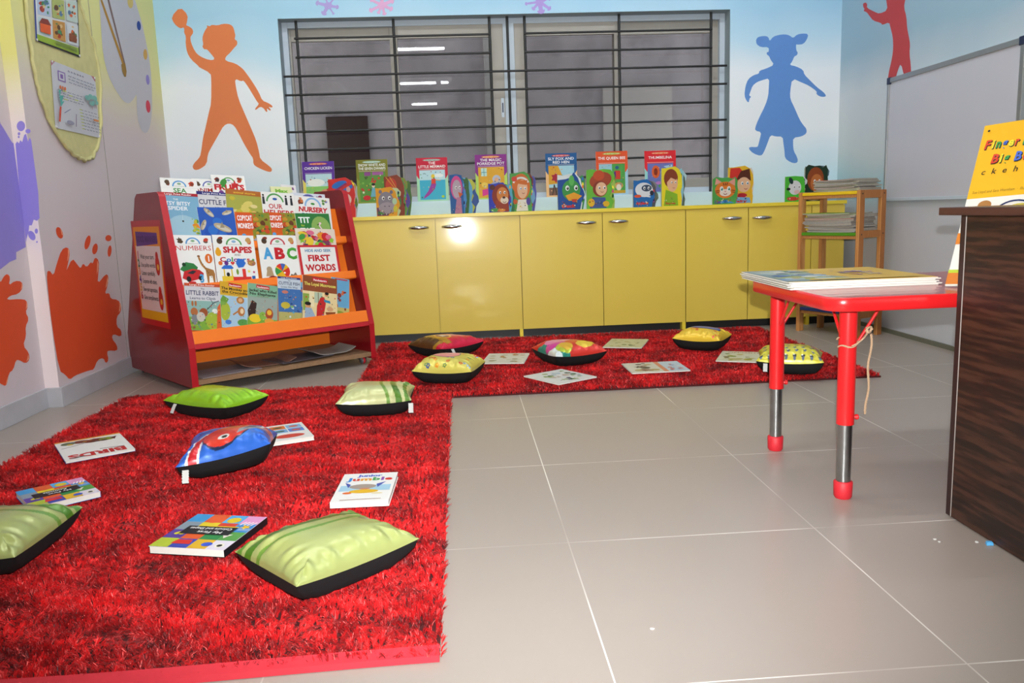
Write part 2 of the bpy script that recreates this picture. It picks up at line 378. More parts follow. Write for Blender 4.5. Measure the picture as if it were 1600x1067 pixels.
BOY = [(865,85),(910,35),(950,75),(945,115),(940,128),(955,133),(972,145),(978,165),(965,183),(962,190),(965,215),(985,260),(1010,285),(1060,305),(1088,300),(1065,270),(1045,248),(1032,250),(1022,235),(1028,225),(1022,195),(1030,165),(1045,140),(1048,138),(1044,127),(1060,134),(1070,125),(1098,129),(1128,120),(1156,121),(1174,130),(1183,148),(1186,165),(1190,180),(1185,200),(1198,205),(1200,225),(1185,240),(1165,265),(1138,290),(1140,308),(1190,320),(1225,345),(1245,370),(1280,420),(1310,470),(1325,508),(1355,520),(1378,535),(1375,545),(1355,538),(1370,555),(1364,560),(1347,545),(1352,565),(1344,565),(1333,547),(1315,538),(1292,557),(1288,550),(1310,525),(1300,515),(1285,490),(1255,440),(1230,405),(1220,412),(1187,397),(1192,440),(1205,500),(1235,570),(1270,650),(1295,710),(1310,770),(1315,805),(1360,838),(1376,855),(1370,870),(1345,865),(1300,845),(1280,830),(1280,800),(1265,780),(1235,730),(1210,680),(1185,635),(1158,622),(1130,635),(1105,680),(1065,750),(1050,780),(1045,830),(1010,855),(985,860),(972,845),(980,825),(1005,800),(1015,780),(1025,700),(1040,640),(1055,570),(1068,520),(1068,400),(1065,370),(1003,338),(1005,335),(965,300),(945,265),(938,220),(940,183),(930,165),(932,148),(928,138),(910,145),(880,120)]
GIRL = [(143,215),(155,200),(190,195),(210,200),(217,225),(235,200),(265,190),(300,186),(325,192),(345,208),(365,188),(395,182),(428,184),(420,215),(400,240),(370,243),(360,240),(362,275),(371,285),(365,302),(352,305),(340,335),(325,353),(360,360),(400,380),(405,405),(440,440),(475,475),(510,500),(525,520),(515,527),(490,525),(470,510),(475,497),(430,465),(395,450),(340,425),(328,500),(330,540),(350,580),(380,650),(400,680),(418,700),(418,725),(390,742),(345,748),(345,790),(348,820),(365,850),(372,875),(360,888),(330,882),(300,860),(298,820),(292,780),(288,742),(250,742),(222,733),(205,780),(185,830),(170,848),(130,835),(105,812),(107,798),(150,800),(155,790),(165,750),(172,718),(140,710),(138,695),(155,650),(195,570),(210,520),(213,470),(215,425),(180,435),(150,445),(125,465),(112,500),(105,520),(118,525),(108,535),(103,560),(90,545),(80,520),(85,470),(100,430),(130,408),(160,400),(160,385),(200,372),(243,352),(222,325),(215,305),(200,295),(203,283),(213,282),(212,255),(170,257),(145,240)]
REDFIG = [(725,20),(740,12),(750,25),(745,42),(790,65),(815,75),(860,55),(852,0),(845,-60),(870,-110),(910,-125),(950,-100),(965,-50),(955,0),(948,40),(962,90),(965,150),(975,200),(982,240),(978,290),(985,350),(988,412),(950,418),(932,342),(915,380),(900,440),(862,450),(862,410),(885,310),(890,260),(888,200),(875,150),(868,120),(830,137),(825,125),(780,112),(760,85),(745,65),(728,60),(735,48),(728,40)]
def chk(P, it=1):
    for _ in range(it):
        P = [q for a_, b_ in zip(P, P[1:]+P[:1]) for q in ((a_[0]*.75+b_[0]*.25, a_[1]*.75+b_[1]*.25), (a_[0]*.25+b_[0]*.75, a_[1]*.25+b_[1]*.75))]
    return P
BOY, GIRL, REDFIG = chk(BOY), chk(GIRL), chk(REDFIG)
b.add(pxpoly(BOY, 3.234, 0, 0, 1, YB, -.001), [tuple(range(len(BOY)))], 'wall_paint', L('#d97a48'))
b.add(pxpoly(GIRL, 3.478, 1140, 0, 1, YB, -.001), [tuple(range(len(GIRL)))], 'wall_paint', L('#5b8acb'))
def splash(mb, cx, cy, c, arms, ax=1, v=YB, off=-.001):
    # painted hand print: palm and fingers, photo pixels
    mb.add(pxpoly(ellpts(cx, cy, 6.5, 5.5), 1, 0, 0, ax, v, off-.002), [tuple(range(20))], 'wall_paint', L(c))
    for i, (a, ln, w) in enumerate(arms):
        w *= 1.25
        ex, ey = cx+ln*math.cos(a), cy+ln*math.sin(a); nx, ny = -math.sin(a)*w, math.cos(a)*w
        P = [(cx+nx*.6, cy+ny*.6), (ex+nx*.5, ey+ny*.5)]+[(ex+w*math.cos(t), ey+w*math.sin(t)) for t in [a+PI/2-PI*q/6 for q in range(7)]]+[(ex-nx*.5, ey-ny*.5), (cx-nx*.6, cy-ny*.6)]
        mb.add(pxpoly(P, 1, 0, 0, ax, v, off-.0002*i), [tuple(range(len(P)))], 'wall_paint', L(c))
splash(b, 513, 9, '#a99bd6', [(-2.9, 16, 3.5), (2.1, 12, 4), (1.0, 14, 1.8), (.15, 13, 3), (-.9, 14, 2), (-1.9, 12, 2)])
splash(b, 597, 8, '#d9a6d0', [(2.7, 18, 3.4), (2.0, 12, 2.5), (1.3, 13, 3), (.4, 14, 3.5), (-.4, 15, 4), (-2.7, 17, 3), (-1.6, 14, 4)])
splash(b, 843, 3, '#ab95d8', [(3.0, 20, 2.5), (2.3, 13, 3), (1.4, 13, 5), (.6, 17, 3.4), (-.5, 14, 5)])
struct(b.build('wall_back'))
# right wall with the red figure
b = MB(); b.box(XR, XR+.15, YF-.2, YB, 0, ZC, 'paint_right')
b.add(pxpoly(REDFIG, 3.478, 1140, 0, 0, XR, -.001), [tuple(range(len(REDFIG)))], 'wall_paint', L('#bd4045'))
struct(b.build('wall_right'))
# left wall: the near part is set back behind a narrow painted return
XN = -1.47; YS = on(96.5, 637, 0, XL)[1]
b = MB(); b.box(XL-.3, XL, YS, YB, 0, ZC, 'paint_left'); b.box(XN-.2, XN, YF-.2, YS, 0, ZC, 'paint_left')
b.add([(XN-.001, YS-.0008, 0), (XL+.0005, YS-.0008, 0), (XL+.0005, YS-.0008, ZC), (XN-.001, YS-.0008, ZC)], [(0, 1, 2, 3)], 'paint_step')
ys2 = on(190, 472, 0, XL)[1]
b.box(XL-.002, XL+.0012, ys2, ys2+.004, 0, ZC, 'wall_paint', L('#8f8a80'))
SPB = [(205,325),(222,350),(235,300),(255,240),(280,228),(292,250),(280,310),(275,330),(300,275),(320,300),(335,320),(345,295),(360,315),(378,290),(385,300),(395,270),(412,285),(410,330),(405,385),(440,340),(452,350),(448,390),(435,425),(455,420),(460,445),(490,448),(505,470),(503,500),(485,520),(485,560),(505,575),(505,605),(470,590),(465,610),(488,640),(488,662),(450,660),(445,670),(452,700),(440,715),(430,690),(405,700),(390,740),(375,742),(350,750),(310,765),(290,783),(270,760),(246,745),(216,560),(200,420),(193,335)]
SC = 2.6667
def lw(P, c, v=XL, k=SC, x0=0, y0=300, off=.001):
    P = chk(P) if len(P) > 12 and c in ('#d8491c', '#bdbcc4') else P; b.add(pxpoly(P, k, x0, y0, 0, v, off), [tuple(range(len(P)))], 'wall_paint', L(c))
lw(SPB, '#d8491c')
for e in ((247,170,13,25,-.35), (364,210,11,30,.25), (395,237,11,23,.2), (451,192,13,13,0), (456,246,8,24,.1)): lw(ellpts(*e), '#d8491c')
for P in ([(282,236),(288,245),(284,275),(278,290),(282,262)], [(404,285),(409,300),(406,330),(402,345),(403,312)], [(446,352),(450,368),(444,392),(438,400),(443,372)], [(496,455),(503,475),(499,495),(494,500),(497,475)], [(250,150),(257,165),(260,180),(256,178)]): lw(P, '#f0a582', off=.0016)
SPA = [(0,380),(15,350),(30,340),(42,355),(35,390),(60,370),(90,372),(95,400),(75,425),(40,432),(25,450),(80,445),(110,450),(115,480),(105,500),(120,530),(105,560),(108,600),(95,640),(120,670),(122,700),(105,715),(80,700),(65,700),(55,740),(35,755),(30,800),(15,810),(-30,770),(-60,800),(-85,740),(-130,725),(-110,650),(-175,600),(-125,540),(-165,460),(-110,440),(-100,380),(-60,400),(-30,350)]
lw(SPA, '#d8491c', XN); 
for P in ([(88,378),(93,395),(84,408),(88,395)], [(116,675),(119,695),(108,708),(113,692)], [(30,770),(31,788),(22,805),(26,788)], [(108,455),(113,475),(106,490),(108,472)]): lw(P, '#f0a582', XN, off=.0016)
lw([(0,-1137/4.106*SC*0-287),(5*SC,-100*SC),(11*SC,-90*SC),(15*SC,-83*SC),(19*SC,-77*SC),(25.2*SC,-75*SC),(40*SC,86*SC),(25*SC,94*SC),(25*SC,105*SC),(15*SC,109*SC),(0,121*SC),(-12*SC,112*SC),(-24*SC,138*SC),(-34*SC,112*SC),(-60*SC,120*SC),(-56*SC,80*SC),(-90*SC,60*SC),(-62*SC,30*SC),(-95*SC,-10*SC),(-60*SC,-40*SC),(-70*SC,-95*SC),(-40*SC,-80*SC),(-25*SC,-130*SC),(-12*SC,-98*SC),(0,-110*SC)], '#8d7fd0', XN)
# purple on the narrow return (plane y = YS)
def rt(P, c, k=1, x0=0, y0=0): b.add([(q[0], q[1]-.0015, q[2]) for q in [on(x0+x/k, y0+y/k, 1, YS) for x, y in P]], [tuple(range(len(P)))], 'wall_paint', L(c))
rt([(24.5,225),(27,221),(30,224),(32,219),(35,222),(38,211),(41,209),(44,221),(47,215),(49,219),(60,300),(62,341),(58,345),(53,343),(50,352),(46,352),(45,362),(42,372),(40,386),(38.5,388)], '#9788da')
rt(ellpts(33,197,6.5,8), '#9788da'); rt(ellpts(44,205,4,3.5), '#9788da'); rt(ellpts(30,209,2,2.5), '#9788da'); rt(ellpts(29.5,214,1.5,1.8), '#9788da')
rt(ellpts(50,368,5,8,-.5), '#9788da'); rt(ellpts(57,361,2.5,4), '#9788da'); rt(ellpts(58,378,1.3,1.5), '#9788da')
for sp in ((-1.38+.0, 0),): pass
# painter's palette mural
PAL = [(495,-120),(500,0),(505,60),(510,150),(520,280),(545,380),(580,450),(620,510),(650,525),(675,500),(690,470),(690,560),(700,630),(725,675),(750,665),(765,600),(768,500),(765,400),(755,300),(735,200),(715,110),(690,30),(665,-60),(620,-130),(560,-160)]
lw(PAL, '#bdbcc4', k=3.234, y0=0)
for e, c in (((657,12,14,30,-.1), '#c9b066'), ((700,130,10,24,-.1), '#1d3f8c'), ((733,275,10,27,-.05), '#c59b4c'), ((745,403,9,26,-.1), '#8b7fc4'), ((747,538,11,32,-.1), '#c8344c')): lw(ellpts(*e), c, k=3.234, y0=0, off=.0018)
lw([(505,0),(515,0),(628,322),(618,330)], '#a87c2a', k=3.234, y0=0, off=.002); lw([(540,-5),(549,-5),(630,318),(624,322)], '#7a6260', k=3.234, y0=0, off=.0024)
lw([(610,325),(630,318),(637,360),(634,388),(626,388),(615,360)], '#93702a', k=3.234, y0=0, off=.003)
struct(b.build('wall_left'))
b = MB(); b.box(XN-.2, XR+.2, YF-.2, YF, 0, ZC, 'plain_wall'); struct(b.build('wall_rear'))
b = MB(); b.box(XL-.01, XL+.014, YS, YB, 0, .088, 'baseboard_grey'); b.box(XN-.01, XN+.012, YF, YS-.012, 0, .088, 'baseboard_grey'); b.box(XN, XL+.014, YS-.012, YS, 0, .088, 'baseboard_grey')
struct(b.build('baseboard_left', bevel=.002))
b = MB(); b.box(XR-.012, XR+.01, YF, YB, 0, .024, 'baseboard_dark'); struct(b.build('baseboard_right'))
# alley wall beyond the window, with a dark panel, a grey patch and pale strips
b = MB(); b.box(-4, 6, 5.35, 5.5, -1, 5, 'cement_wall'); b.box(-.62, -.30, 5.33, 5.36, .2, 1.55, 'walnut_edge'); b.box(.62, .80, 5.31, 5.36, -1, 5, 'frame_beige'); b.box(1.55, 2.1, 5.325, 5.36, .3, 1.72, 'paper_grey'); b.box(2.42, 2.52, 5.3, 5.36, -1, 5, 'paper_grey'); struct(b.build('wall_outside'))
# ---------------------------------------------------------------- window
win = struct(empty('window_1', loc=((WX0+WX1)/2, YB, WZ0)))
W0 = win.location.copy()
def wch(mb, name, bevel=0.002, lab=None):
    o = mb.build(name, win, bevel=bevel, origin=tuple(W0)); o.location = (0, 0, 0)
    if lab: o['label'] = lab
    return o
def ring(mb, x0, x1, z0, z1, y0, y1, w, mat, wl=None, wr=None, wt=None, wb=None):
    wl = wl or w; wr = wr or w; wt = wt or w; wb = wb or w
    mb.box(x0, x0+wl, y0, y1, z0, z1, mat); mb.box(x1-wr, x1, y0, y1, z0, z1, mat); mb.box(x0+wl, x1-wr, y0, y1, z1-wt, z1, mat); mb.box(x0+wl, x1-wr, y0, y1, z0, z0+wb, mat)
YW = YB+.10
b = MB(); ring(b, WX0, WX1, WZ0, WZ1, YW, YW+.05, .035, 'frame_white')
mx0, mx1 = on(789, 150, 1, YW)[0], on(806, 150, 1, YW)[0]; b.box(mx0, mx1, YW-.004, YW+.05, WZ0+.03, WZ1-.03, 'frame_white'); wch(b, 'window_frame')
def sash(px0, px1, yo, wl, wr, pull):
    xa, xb = on(px0, 150, 1, yo)[0], on(px1, 150, 1, yo)[0]; za, zb = WZ0+.035, WZ1-.035
    b = MB(); ring(b, xa, xb, za, zb, yo, yo+.03, .06, 'frame_beige', wl, wr, .075, .06); s = wch(b, 'sash')
    g = MB(); g.box(xa+wl, xb-wr, yo+.013, yo+.016, za+.06, zb-.075, 'tinted_glass'); gp = g.build('glass_pane', s, origin=tuple(W0)); gp.location = (0, 0, 0)
    h = MB(); hx = on(pull, 150, 1, yo)[0]; h.box(hx-.009, hx+.009, yo-.004, yo+.001, 1.38, 1.50, 'frame_white'); h.box(hx-.004, hx+.004, yo-.006, yo-.003, 1.41, 1.47, 'cap_blue'); hp = h.build('finger_pull', s, origin=tuple(W0)); hp.location = (0, 0, 0)
sash(446, 622, YW+.036, .06, .035, 454); sash(620, 789, YW+.004, .022, .075, 785); sash(806, 966, YW+.004, .075, .022, 803); sash(958, 1129, YW+.036, .03, .07, 1127)
# ---------------------------------------------------------------- security bars in the reveal
gr = empty('window_grille', 'black steel security bars across the whole window', 'window grille', (0, 0, 0))
YG = YB+.06
for px, py in ((462, 33), (614, 27), (764, 24), (792, 24), (819, 23), (967, 19), (1111, 20.4)):
    x, y, z = on(px, py, 1, YG); b = MB(); b.tube([(x, YG, WZ0-.005), (x, YG, WZ1+.005)], .0085, 8, 'bar_black'); b.build('vertical_bar', gr)
XA, XB, XC, XD = (on(463, 100, 1, YG)[0], on(767, 100, 1, YG)[0], on(820, 100, 1, YG)[0], on(1112, 100, 1, YG)[0])
zs = [on(466, 60.6, 1, YG)[2]-.1125*i for i in range(9)]
for i, z in enumerate(zs):
    for (a, c) in ([(WX0-.0, WX1+.0)] if i in (2, 3, 5, 6) else [(XA, XB), (XC, XD)]):
        b = MB(); b.tube([(a, YG-.008, z), (c, YG-.008, z)], .0068, 8, 'bar_black'); b.build('horizontal_bar', gr)
# ---------------------------------------------------------------- ceiling tube lights, inferred and added
for i, (x, y, ln) in enumerate(TUBES):
    t = empty('tube_light', 'unseen white fluorescent tube light on the ceiling', 'ceiling light', (x, y, ZC), group='ceiling tube lights')
    b = MB(); b.box(-ln/2, ln/2, -.03, .03, -.03, 0, 'ceiling_white'); b.build('housing', t, bevel=.003)
    b = MB(); b.tube([(-ln/2+.01, 0, -.05), (ln/2-.01, 0, -.05)], .016, 12, 'tube_glow'); b.build('tube', t)
# ---------------------------------------------------------------- low yellow cabinets
YC = 3.78; ZT = on(812, 333, 1, YC)[2]-.012; ZD = .052
dx = [-.86, -.32]+[on(p, 430, 1, YC)[0] for p in (684, 815, 942.5, 1071.5, 1168.5, 1266)]+[XR-.075]
def door(cab, x0, x1, hpx):
    b = MB(); z0_, z1_ = ZD, ZT-.006; kk = len(bpy.data.objects) % 5; bow = (.0016, .0022, .0012, .0018, .0014)[kk]
    for r_ in range(14):                      # slightly bowed laminate door
        za, zb_ = z0_+(z1_-z0_)*r_/14, z0_+(z1_-z0_)*(r_+1)/14
        yo = lambda z: (max(0, (z-.52))*.0215 if hpx == (706, 354) else 0)+bow*(1-math.sin(PI*(z-z0_)/(z1_-z0_)))
        b.add([(x0+.0022, YC+yo(za), za), (x1-.0022, YC+yo(za), za), (x1-.0022, YC+yo(zb_), zb_), (x0+.0022, YC+yo(zb_), zb_)], [(0, 1, 2, 3)], 'cabinet_yellow', smooth=True)
    b.box(x0+.0022, x1-.0022, YC+.0085, YC+.018, z0_, z1_, 'cabinet_yellow')
    for xx in (x0+.0022, x1-.0022): b.add([(xx, YC+.0012, z0_), (xx, YC+.018, z0_), (xx, YC+.018, z1_), (xx, YC+.0012, z1_)], [(0, 1, 2, 3)], 'cabinet_yellow')
    d = b.build('door', cab)

    d.location = tuple(-np.array(cab.location))
    if hpx:
        x, y, z = on(*hpx, 1, YC-.015); b = MB()
        b.tube([(x-.056, YC+.002, z), (x-.052, YC-.014, z), (x-.03, YC-.024, z), (x, YC-.028, z), (x+.03, YC-.024, z), (x+.052, YC-.014, z), (x+.056, YC+.002, z)], [.007, .007, .0105, .013, .0105, .007, .007], 10, 'chrome'); h = b.build('handle', d)
cabs = [((dx[0], dx[1]), [None], 'yellow one-door cabinet hidden behind the red book rack'),
        ((dx[1], dx[3]), [(654, 356), (706, 354)], 'two-door yellow cabinet with shiny glare spot, beside the red book rack'),
        ((dx[3], dx[5]), [(917, 348), (967, 346)], 'two-door yellow cabinet in the middle of the row'),
        ((dx[5], dx[7]), [(1145, 341), (1192, 340)], 'narrower two-door yellow cabinet left of the wooden magazine stand'),
        ((dx[7], dx[8]), [(1358, 341)], 'one-door yellow cabinet at the right wall behind the wooden magazine stand')]
di = 0
for (x0, x1), hs, lab in cabs:
    c = empty('low_cabinet', lab, 'cabinet', (x0, YC, 0), group='low cabinets under the window')
    b = MB(); b.box(x0+.001, x1-.001, YC+.019, YB-.006, ZD, ZT-.001, 'cabinet_yellow'); o = b.build('body', c); o.location = (-x0, -YC, 0)
    b = MB(); b.box(x0+.002, x1-.002, YC+.05, YC+.062, 0, ZD, 'plinth_black'); o = b.build('plinth', c); o.location = (-x0, -YC, 0); o['label'] = 'black recessed plinth'
    for xx in (x0+.0115, x1-.0115):
        if xx in (x1-.0115,) or x0 == dx[0]:
            b = MB(); b.box(xx-.011, xx+.011, YC+.001, YC+.05, 0, ZD, 'cabinet_edge'); o = b.build('leg', c); o.location = (-x0, -YC, 0)
    for h in hs: door(c, dx[di], dx[di+1], h); di += 1
b = MB(); b.box(dx[0], XR-.07, YC-.012, YB-.0005, ZT, ZT+.022, 'cabinet_edge'); tag(b.build('worktop', bevel=.002), 'long thin yellow worktop running over the low cabinets', 'worktop'); ZW = ZT+.022
# ---------------------------------------------------------------- whiteboard
xw = XR-.022; TL = on(1388, 128, 0, xw); TR = on(1596, 67, 0, xw); zb = .775; z1 = (TL[2]+TR[2])/2; yA, yB_ = TL[1], TR[1]
wbd = empty('whiteboard', 'large grey-white wall board with thin aluminium frame', 'whiteboard', (XR, (yA+yB_)/2, zb))
b = MB(); b.box(XR-.014, XR-.0005, yB_, yA, zb, z1, 'board_white'); o = b.build('panel', wbd, origin=tuple(wbd.location)); o.location = (0, 0, 0)
b = MB()
b.box(xw, XR-.0005, yB_-.006, yA+.006, z1-.004, z1+.022, 'aluminium'); b.box(xw, XR-.0005, yA-.006, yA+.012, zb, z1, 'aluminium'); b.box(xw, XR-.0005, yB_-.02, yB_+.006, zb, z1, 'aluminium'); b.box(xw, XR-.0005, yB_, yA, zb-.012, zb+.006, 'frame_white')
o = b.build('frame', wbd, bevel=.002, origin=tuple(wbd.location)); o.location = (0, 0, 0)
for yy in (yA, yB_):
    b = MB(); b.box(xw-.003, XR-.0005, yy-.018, yy+.014, z1-.012, z1+.026, 'cap_blue'); o = b.build('corner_cap', wbd, bevel=.003, origin=tuple(wbd.location)); o.location = (0, 0, 0)
# ================================================================ BOOKS
def book(label, M, w, h, cover, th=.005, spine='#ffffff', back=None, group=None, parts=True, cat='book', name='picture_book', mat='print_gloss', pages='paper_white'):
    """local frame: x right, y up the cover, z out of the cover; origin at the middle of the bottom edge, cover face at z = 0"""
    bg, fn = cover; a = Art(h/w, bg); fn(a)
    F = lambda x, y, z: (x*w-w/2, y*w, z)
    c = MB(); ct = .0006; back = back or spine
    c.box(-w/2, w/2, 0, h, -ct, 0, mat, a.bgc); c.box(-w/2, w/2, 0, h, -th, -th+ct, mat, L(back)); c.box(-w/2, -w/2+ct, 0, h, -th+ct, -ct, mat, L(spine))
    a.emit(c, F, mat)
    if parts:
        r = empty(name, label, cat, M=M, group=group); c.build('cover', r)
        p = MB(); p.box(-w/2+ct, w/2-.0015, .0015, h-.0015, -th+ct, -ct, pages); p.build('pages', r)
    else:
        c.box(-w/2+ct, w/2-.0015, .0015, h-.0015, -th+ct, -ct, pages); r = c.build(name, M=M); tag(r, label, cat, group)
    return r
def quadM(P):
    TL, TR, BR, BL = [np.array(p, float) for p in P]; u = (TR-TL)+(BR-BL); v = (TL-BL)+(TR-BR)
    u = u/np.linalg.norm(u); v0 = v/np.linalg.norm(v)
    # share the squaring-up between both edges
    n = np.cross(u, v0); n = n/np.linalg.norm(n); q = np.cross(n, u); v1 = (v0+q); v1 /= np.linalg.norm(v1); u1 = np.cross(v1, n)
    w = (np.linalg.norm(TR-TL)+np.linalg.norm(BR-BL))/2; h = (np.linalg.norm(TL-BL)+np.linalg.norm(TR-BR))/2
    c = (TL+TR+BR+BL)/4-v1*h/2
    return frameM(c, u1, v1), float(w), float(h)
# --- cover templates
BRIGHT = ['#d8352a', '#e8a51e', '#3f8f3a', '#2f5fae', '#7a3f8c', '#efdf3a', '#e0702a', '#5aa0d8', '#c23a70']
def first_book(title, tc, arc='#5b9bd5', lip='#3f8f3a', pics=None, ty=.62, th=.14, tw=.86, two=None, tb=.02):
    def f(a):
        A = a.A
        a.arc(.5, A-.235, .155, .195, 0, 180, arc, ys=.9); a.ell(.5, A-.155, .055, .028, lip); a.line([(.455, A-.155), (.545, A-.155)], .008, '#ffffff')
        a.line([(.36, A-.225), (.64, A-.225)], .012, '#b9b9b9')
        a.blobs(.06, A-.24, .27, A-.03, ['#3a3230', '#8a2f22', '#c8a02a', '#55402a'], 5, len(title), .05, .09); a.blobs(.73, A-.24, .95, A-.03, ['#8a3a22', '#c8402a', '#6a5a50', '#c89a5a'], 5, len(title)+3, .05, .09)
        a.text(title, .5, A-.28-th, th, tc, tw, tb)
        a.line([(.0, A-.27), (1, A-.27)], .003, '#c9c9c9')
        if pics: up(a, pics)
    return ('#f6f6f4', f)
def up(a, fn, y0=.13, k=1.3):
    i = len(a.sh); fn(a)
    k = min(k, (a.A-.46-y0)/.62)
    if k < .5: del a.sh[i:]; return
    a.sh[i:] = [([(x, y0+y*k) for x, y in P], F, c) for P, F, c in a.sh[i:]]
def p_sea(a): a.blobs(.1, .05, .9, .55, ['#2a6a8a', '#c8402a', '#3a8a8a', '#8a6a4a'], 9, 2, .06, .14)
def p_numbers(a):
    a.poly([(.08, .30), (.25, .45), (.45, .42), (.55, .34), (.5, .26), (.2, .24)], '#2f7a3f'); a.ell(.2, .40, .05, .04, '#1a3a20')
    a.poly([(.12, .12), (.18, .26), (.4, .31), (.58, .29), (.68, .22), (.66, .12), (.3, .05)], '#c4262a'); a.poly([(.25, .22), (.4, .28), (.5, .26), (.4, .2)], '#2a2a30'); a.ell(.28, .1, .06, .06, '#1c1c1e'); a.ell(.58, .12, .05, .05, '#1c1c1e')
    a.line([(.6, .55), (.66, .40), (.78, .28)], .05, '#b07a3c'); a.ell(.6, .57, .04, .02, '#8a5a2c'); a.poly([(.74, .34), (.95, .28), (1-.02, .2), (.96, .02), (.92, .02), (.9, .16), (.82, .16), (.8, .02), (.76, .02)], '#a8743c')
    for i in range(8): a.ell(.66+.03*i, .44-.045*i+(.012 if i % 2 else 0), .012, .01, '#5a3218')
    a.ell(.86, .52, .1, .1, '#e0702a'); a.text('1', .86, .46, .12, '#ffffff', None, .03); a.text('3', .62, .03, .17, '#4aa0d8', None, .04); a.ell(.36, .03, .1, .025, '#c4262a')
def p_shapes(a):
    a.ell(.12, .47, .05, .05, '#e0702a'); a.ell(.26, .47, .05, .055, '#6a2f8a'); a.heart(.41, .47, .05, '#d8352a'); a.star(.6, .47, .13, '#2f6fd0', 3, .87, 0); a.ell(.87, .47, .1, .07, '#b07a4a'); a.blobs(.8, .42, .94, .52, BRIGHT, 6, 4, .012, .02)
    a.poly([(.12, .35), (.2, .42), (.36, .42), (.42, .35), (.38, .33), (.15, .33)], '#2f6fd0'); a.rect(.17, .16, .2, .33, '#e8c83a'); a.rect(.35, .16, .38, .33, '#e8c83a'); a.rect(.12, .03, .40, .16, '#e8c83a'); a.ell(.27, .2, .04, .05, '#1c1c1e')
    a.rect(.38, .03, .82, .14, '#d8352a'); a.rect(.62, .14, .7, .33, '#d8352a'); a.ell(.5, .26, .03, .07, '#7aa03a'); a.star(.78, .27, .045, '#efdf3a'); a.star(.9, .25, .04, '#c23a70'); a.rect(.84, .06, .92, .16, '#2f5fae'); pass
def p_abc(a):
    a.ell(.2, .42, .07, .07, '#b09a7a'); a.poly([(.1, .25), (.3, .25), (.27, .4), (.14, .4)], '#b59a74')
    a.ell(.53, .37, .19, .19, '#e8b81e'); a.arc(.53, .37, 0, .19, -60, 30, '#d8352a'); a.arc(.53, .37, 0, .19, 60, 140, '#d8352a'); a.arc(.53, .37, 0, .19, 150, 210, '#3f9a4f'); a.arc(.53, .37, 0, .19, 60, 100, '#3f5fae'); a.ell(.58, .33, .025, .02, '#ffffff')
    a.ell(.27, .12, .17, .14, '#8a1c22'); a.ell(.2, .16, .02, .02, '#ffffff'); a.ell(.34, .15, .02, .02, '#ffffff')
    a.poly([(.55, .04), (.97, .04), (.97, .2), (.9, .26), (.86, .34), (.80, .28), (.74, .30), (.7, .2)], '#7a6a5a'); a.ell(.84, .2, .09, .08, '#8f8070'); a.ell(.81, .21, .012, .014, '#1c1c1e'); a.ell(.88, .21, .012, .014, '#1c1c1e')
def fruits(a): a.blobs(.08, .05, .92, a.A-.5, ['#c4262a', '#3f8f3a', '#e8a51e', '#7a3f8c'], 9, 5, .08, .15)
def reader(title1, sub, stripe, body, pic, big=.13):
    def f(a):
        A = a.A; a.rect(0, A-.085, 1, A, stripe); a.text('Large Print Reader', .5, A-.065, .045, '#ffffff', .7, .01)
        a.text('The', .5, A-.175, .05, '#3a3a48'); a.text(title1, .5, A-.335, big, '#2b2f5c', .92, .015); 
        if sub: a.text(sub, .5, A-.46, .075, '#4a4f6a', .72)
        pic(a); busy(a, a.A-.52)
    return (body, f)
def busy(a, T, x0=.03, x1=.97, n=46):
    a.blobs(x0, .03, x1, T, ['#8a5a2a', '#3f6a2a', '#c8482a', '#e8c24a', '#5a7ab0', '#d8d8c0', '#2a3a2a', '#b8603a', '#7aa04a', '#e0a880'], n, int(T*1000), .008, .03)
def p_rabbit(a):
    T = a.A-.5; a.rect(.0, .0, 1, T, '#8fb7b0'); a.rect(0, 0, 1, T*.45, '#7aa83a'); a.ell(.75, T*.32, .2, T*.3, '#a3b93a'); a.poly([(.85, .02), (.99, .02), (.99, T*.95), (.9, T*.8)], '#d8602a')
    a.ell(.24, T*.62, .1, .12, '#b06a3a'); a.ell(.2, T*.9, .03, .08, '#b06a3a'); a.ell(.29, T*.9, .03, .08, '#b06a3a'); a.ell(.24, T*.35, .09, .15, '#7d838a')
    a.ell(.5, T*.6, .12, .13, '#9a4f2a'); a.ell(.42, T*.45, .12, .14, '#c9c3b8'); a.line([(.6, T*.7), (.8, T*.95), (.95, T*1.02)], .02, '#3a2a40'); a.line([(.78, T*.92), (.72, T*1.05)], .015, '#3a2a40'); a.ell(.82, T*.66, .08, .07, '#e8ece8')
    a.blobs(.05, .02, .8, T*.3, ['#5a7a3a', '#8a5a3a', '#b8a03a', '#6a8a8a'], 14, 9, .02, .06)
def p_cuttle(a):
    T = a.A-.5; a.rect(0, 0, 1, T, '#3f6fae'); a.rect(0, 0, 1, T*.3, '#b5ae6a'); a.ell(.3, T*.5, .2, .14, '#c8b43a'); a.ell(.3, T*.9, .14, .07, '#c87a6a'); a.blobs(.3, .02, .98, T*.8, ['#5aa8c8', '#7ab86a', '#e0904a', '#2a4a8a', '#c8d8e0'], 14, 3, .03, .09)
def p_itsy(a): pass
def panch(t1, t2, top, body, pic, tc='#2a1c14'):
    def f(a):
        A = a.A; a.rect(0, A-.42, 1, A, top); a.poly([(.28, A-.13), (.72, A-.17), (.72, A-.05), (.28, A-.02)], '#c4202a'); a.text('Panchatantra', .5, A-.125, .055, '#ffffff', .38, .02)
        a.text(t1, .5, A-.26, .085, tc, .92, .03); 
        if t2: a.text(t2, .5, A-.37, .085, tc, .86, .03)
        a.text('and other stories', .5, A-.42, .03, '#8a5a2a', .4)
        pic(a); busy(a, A-.48, n=34)
    return (body, f)
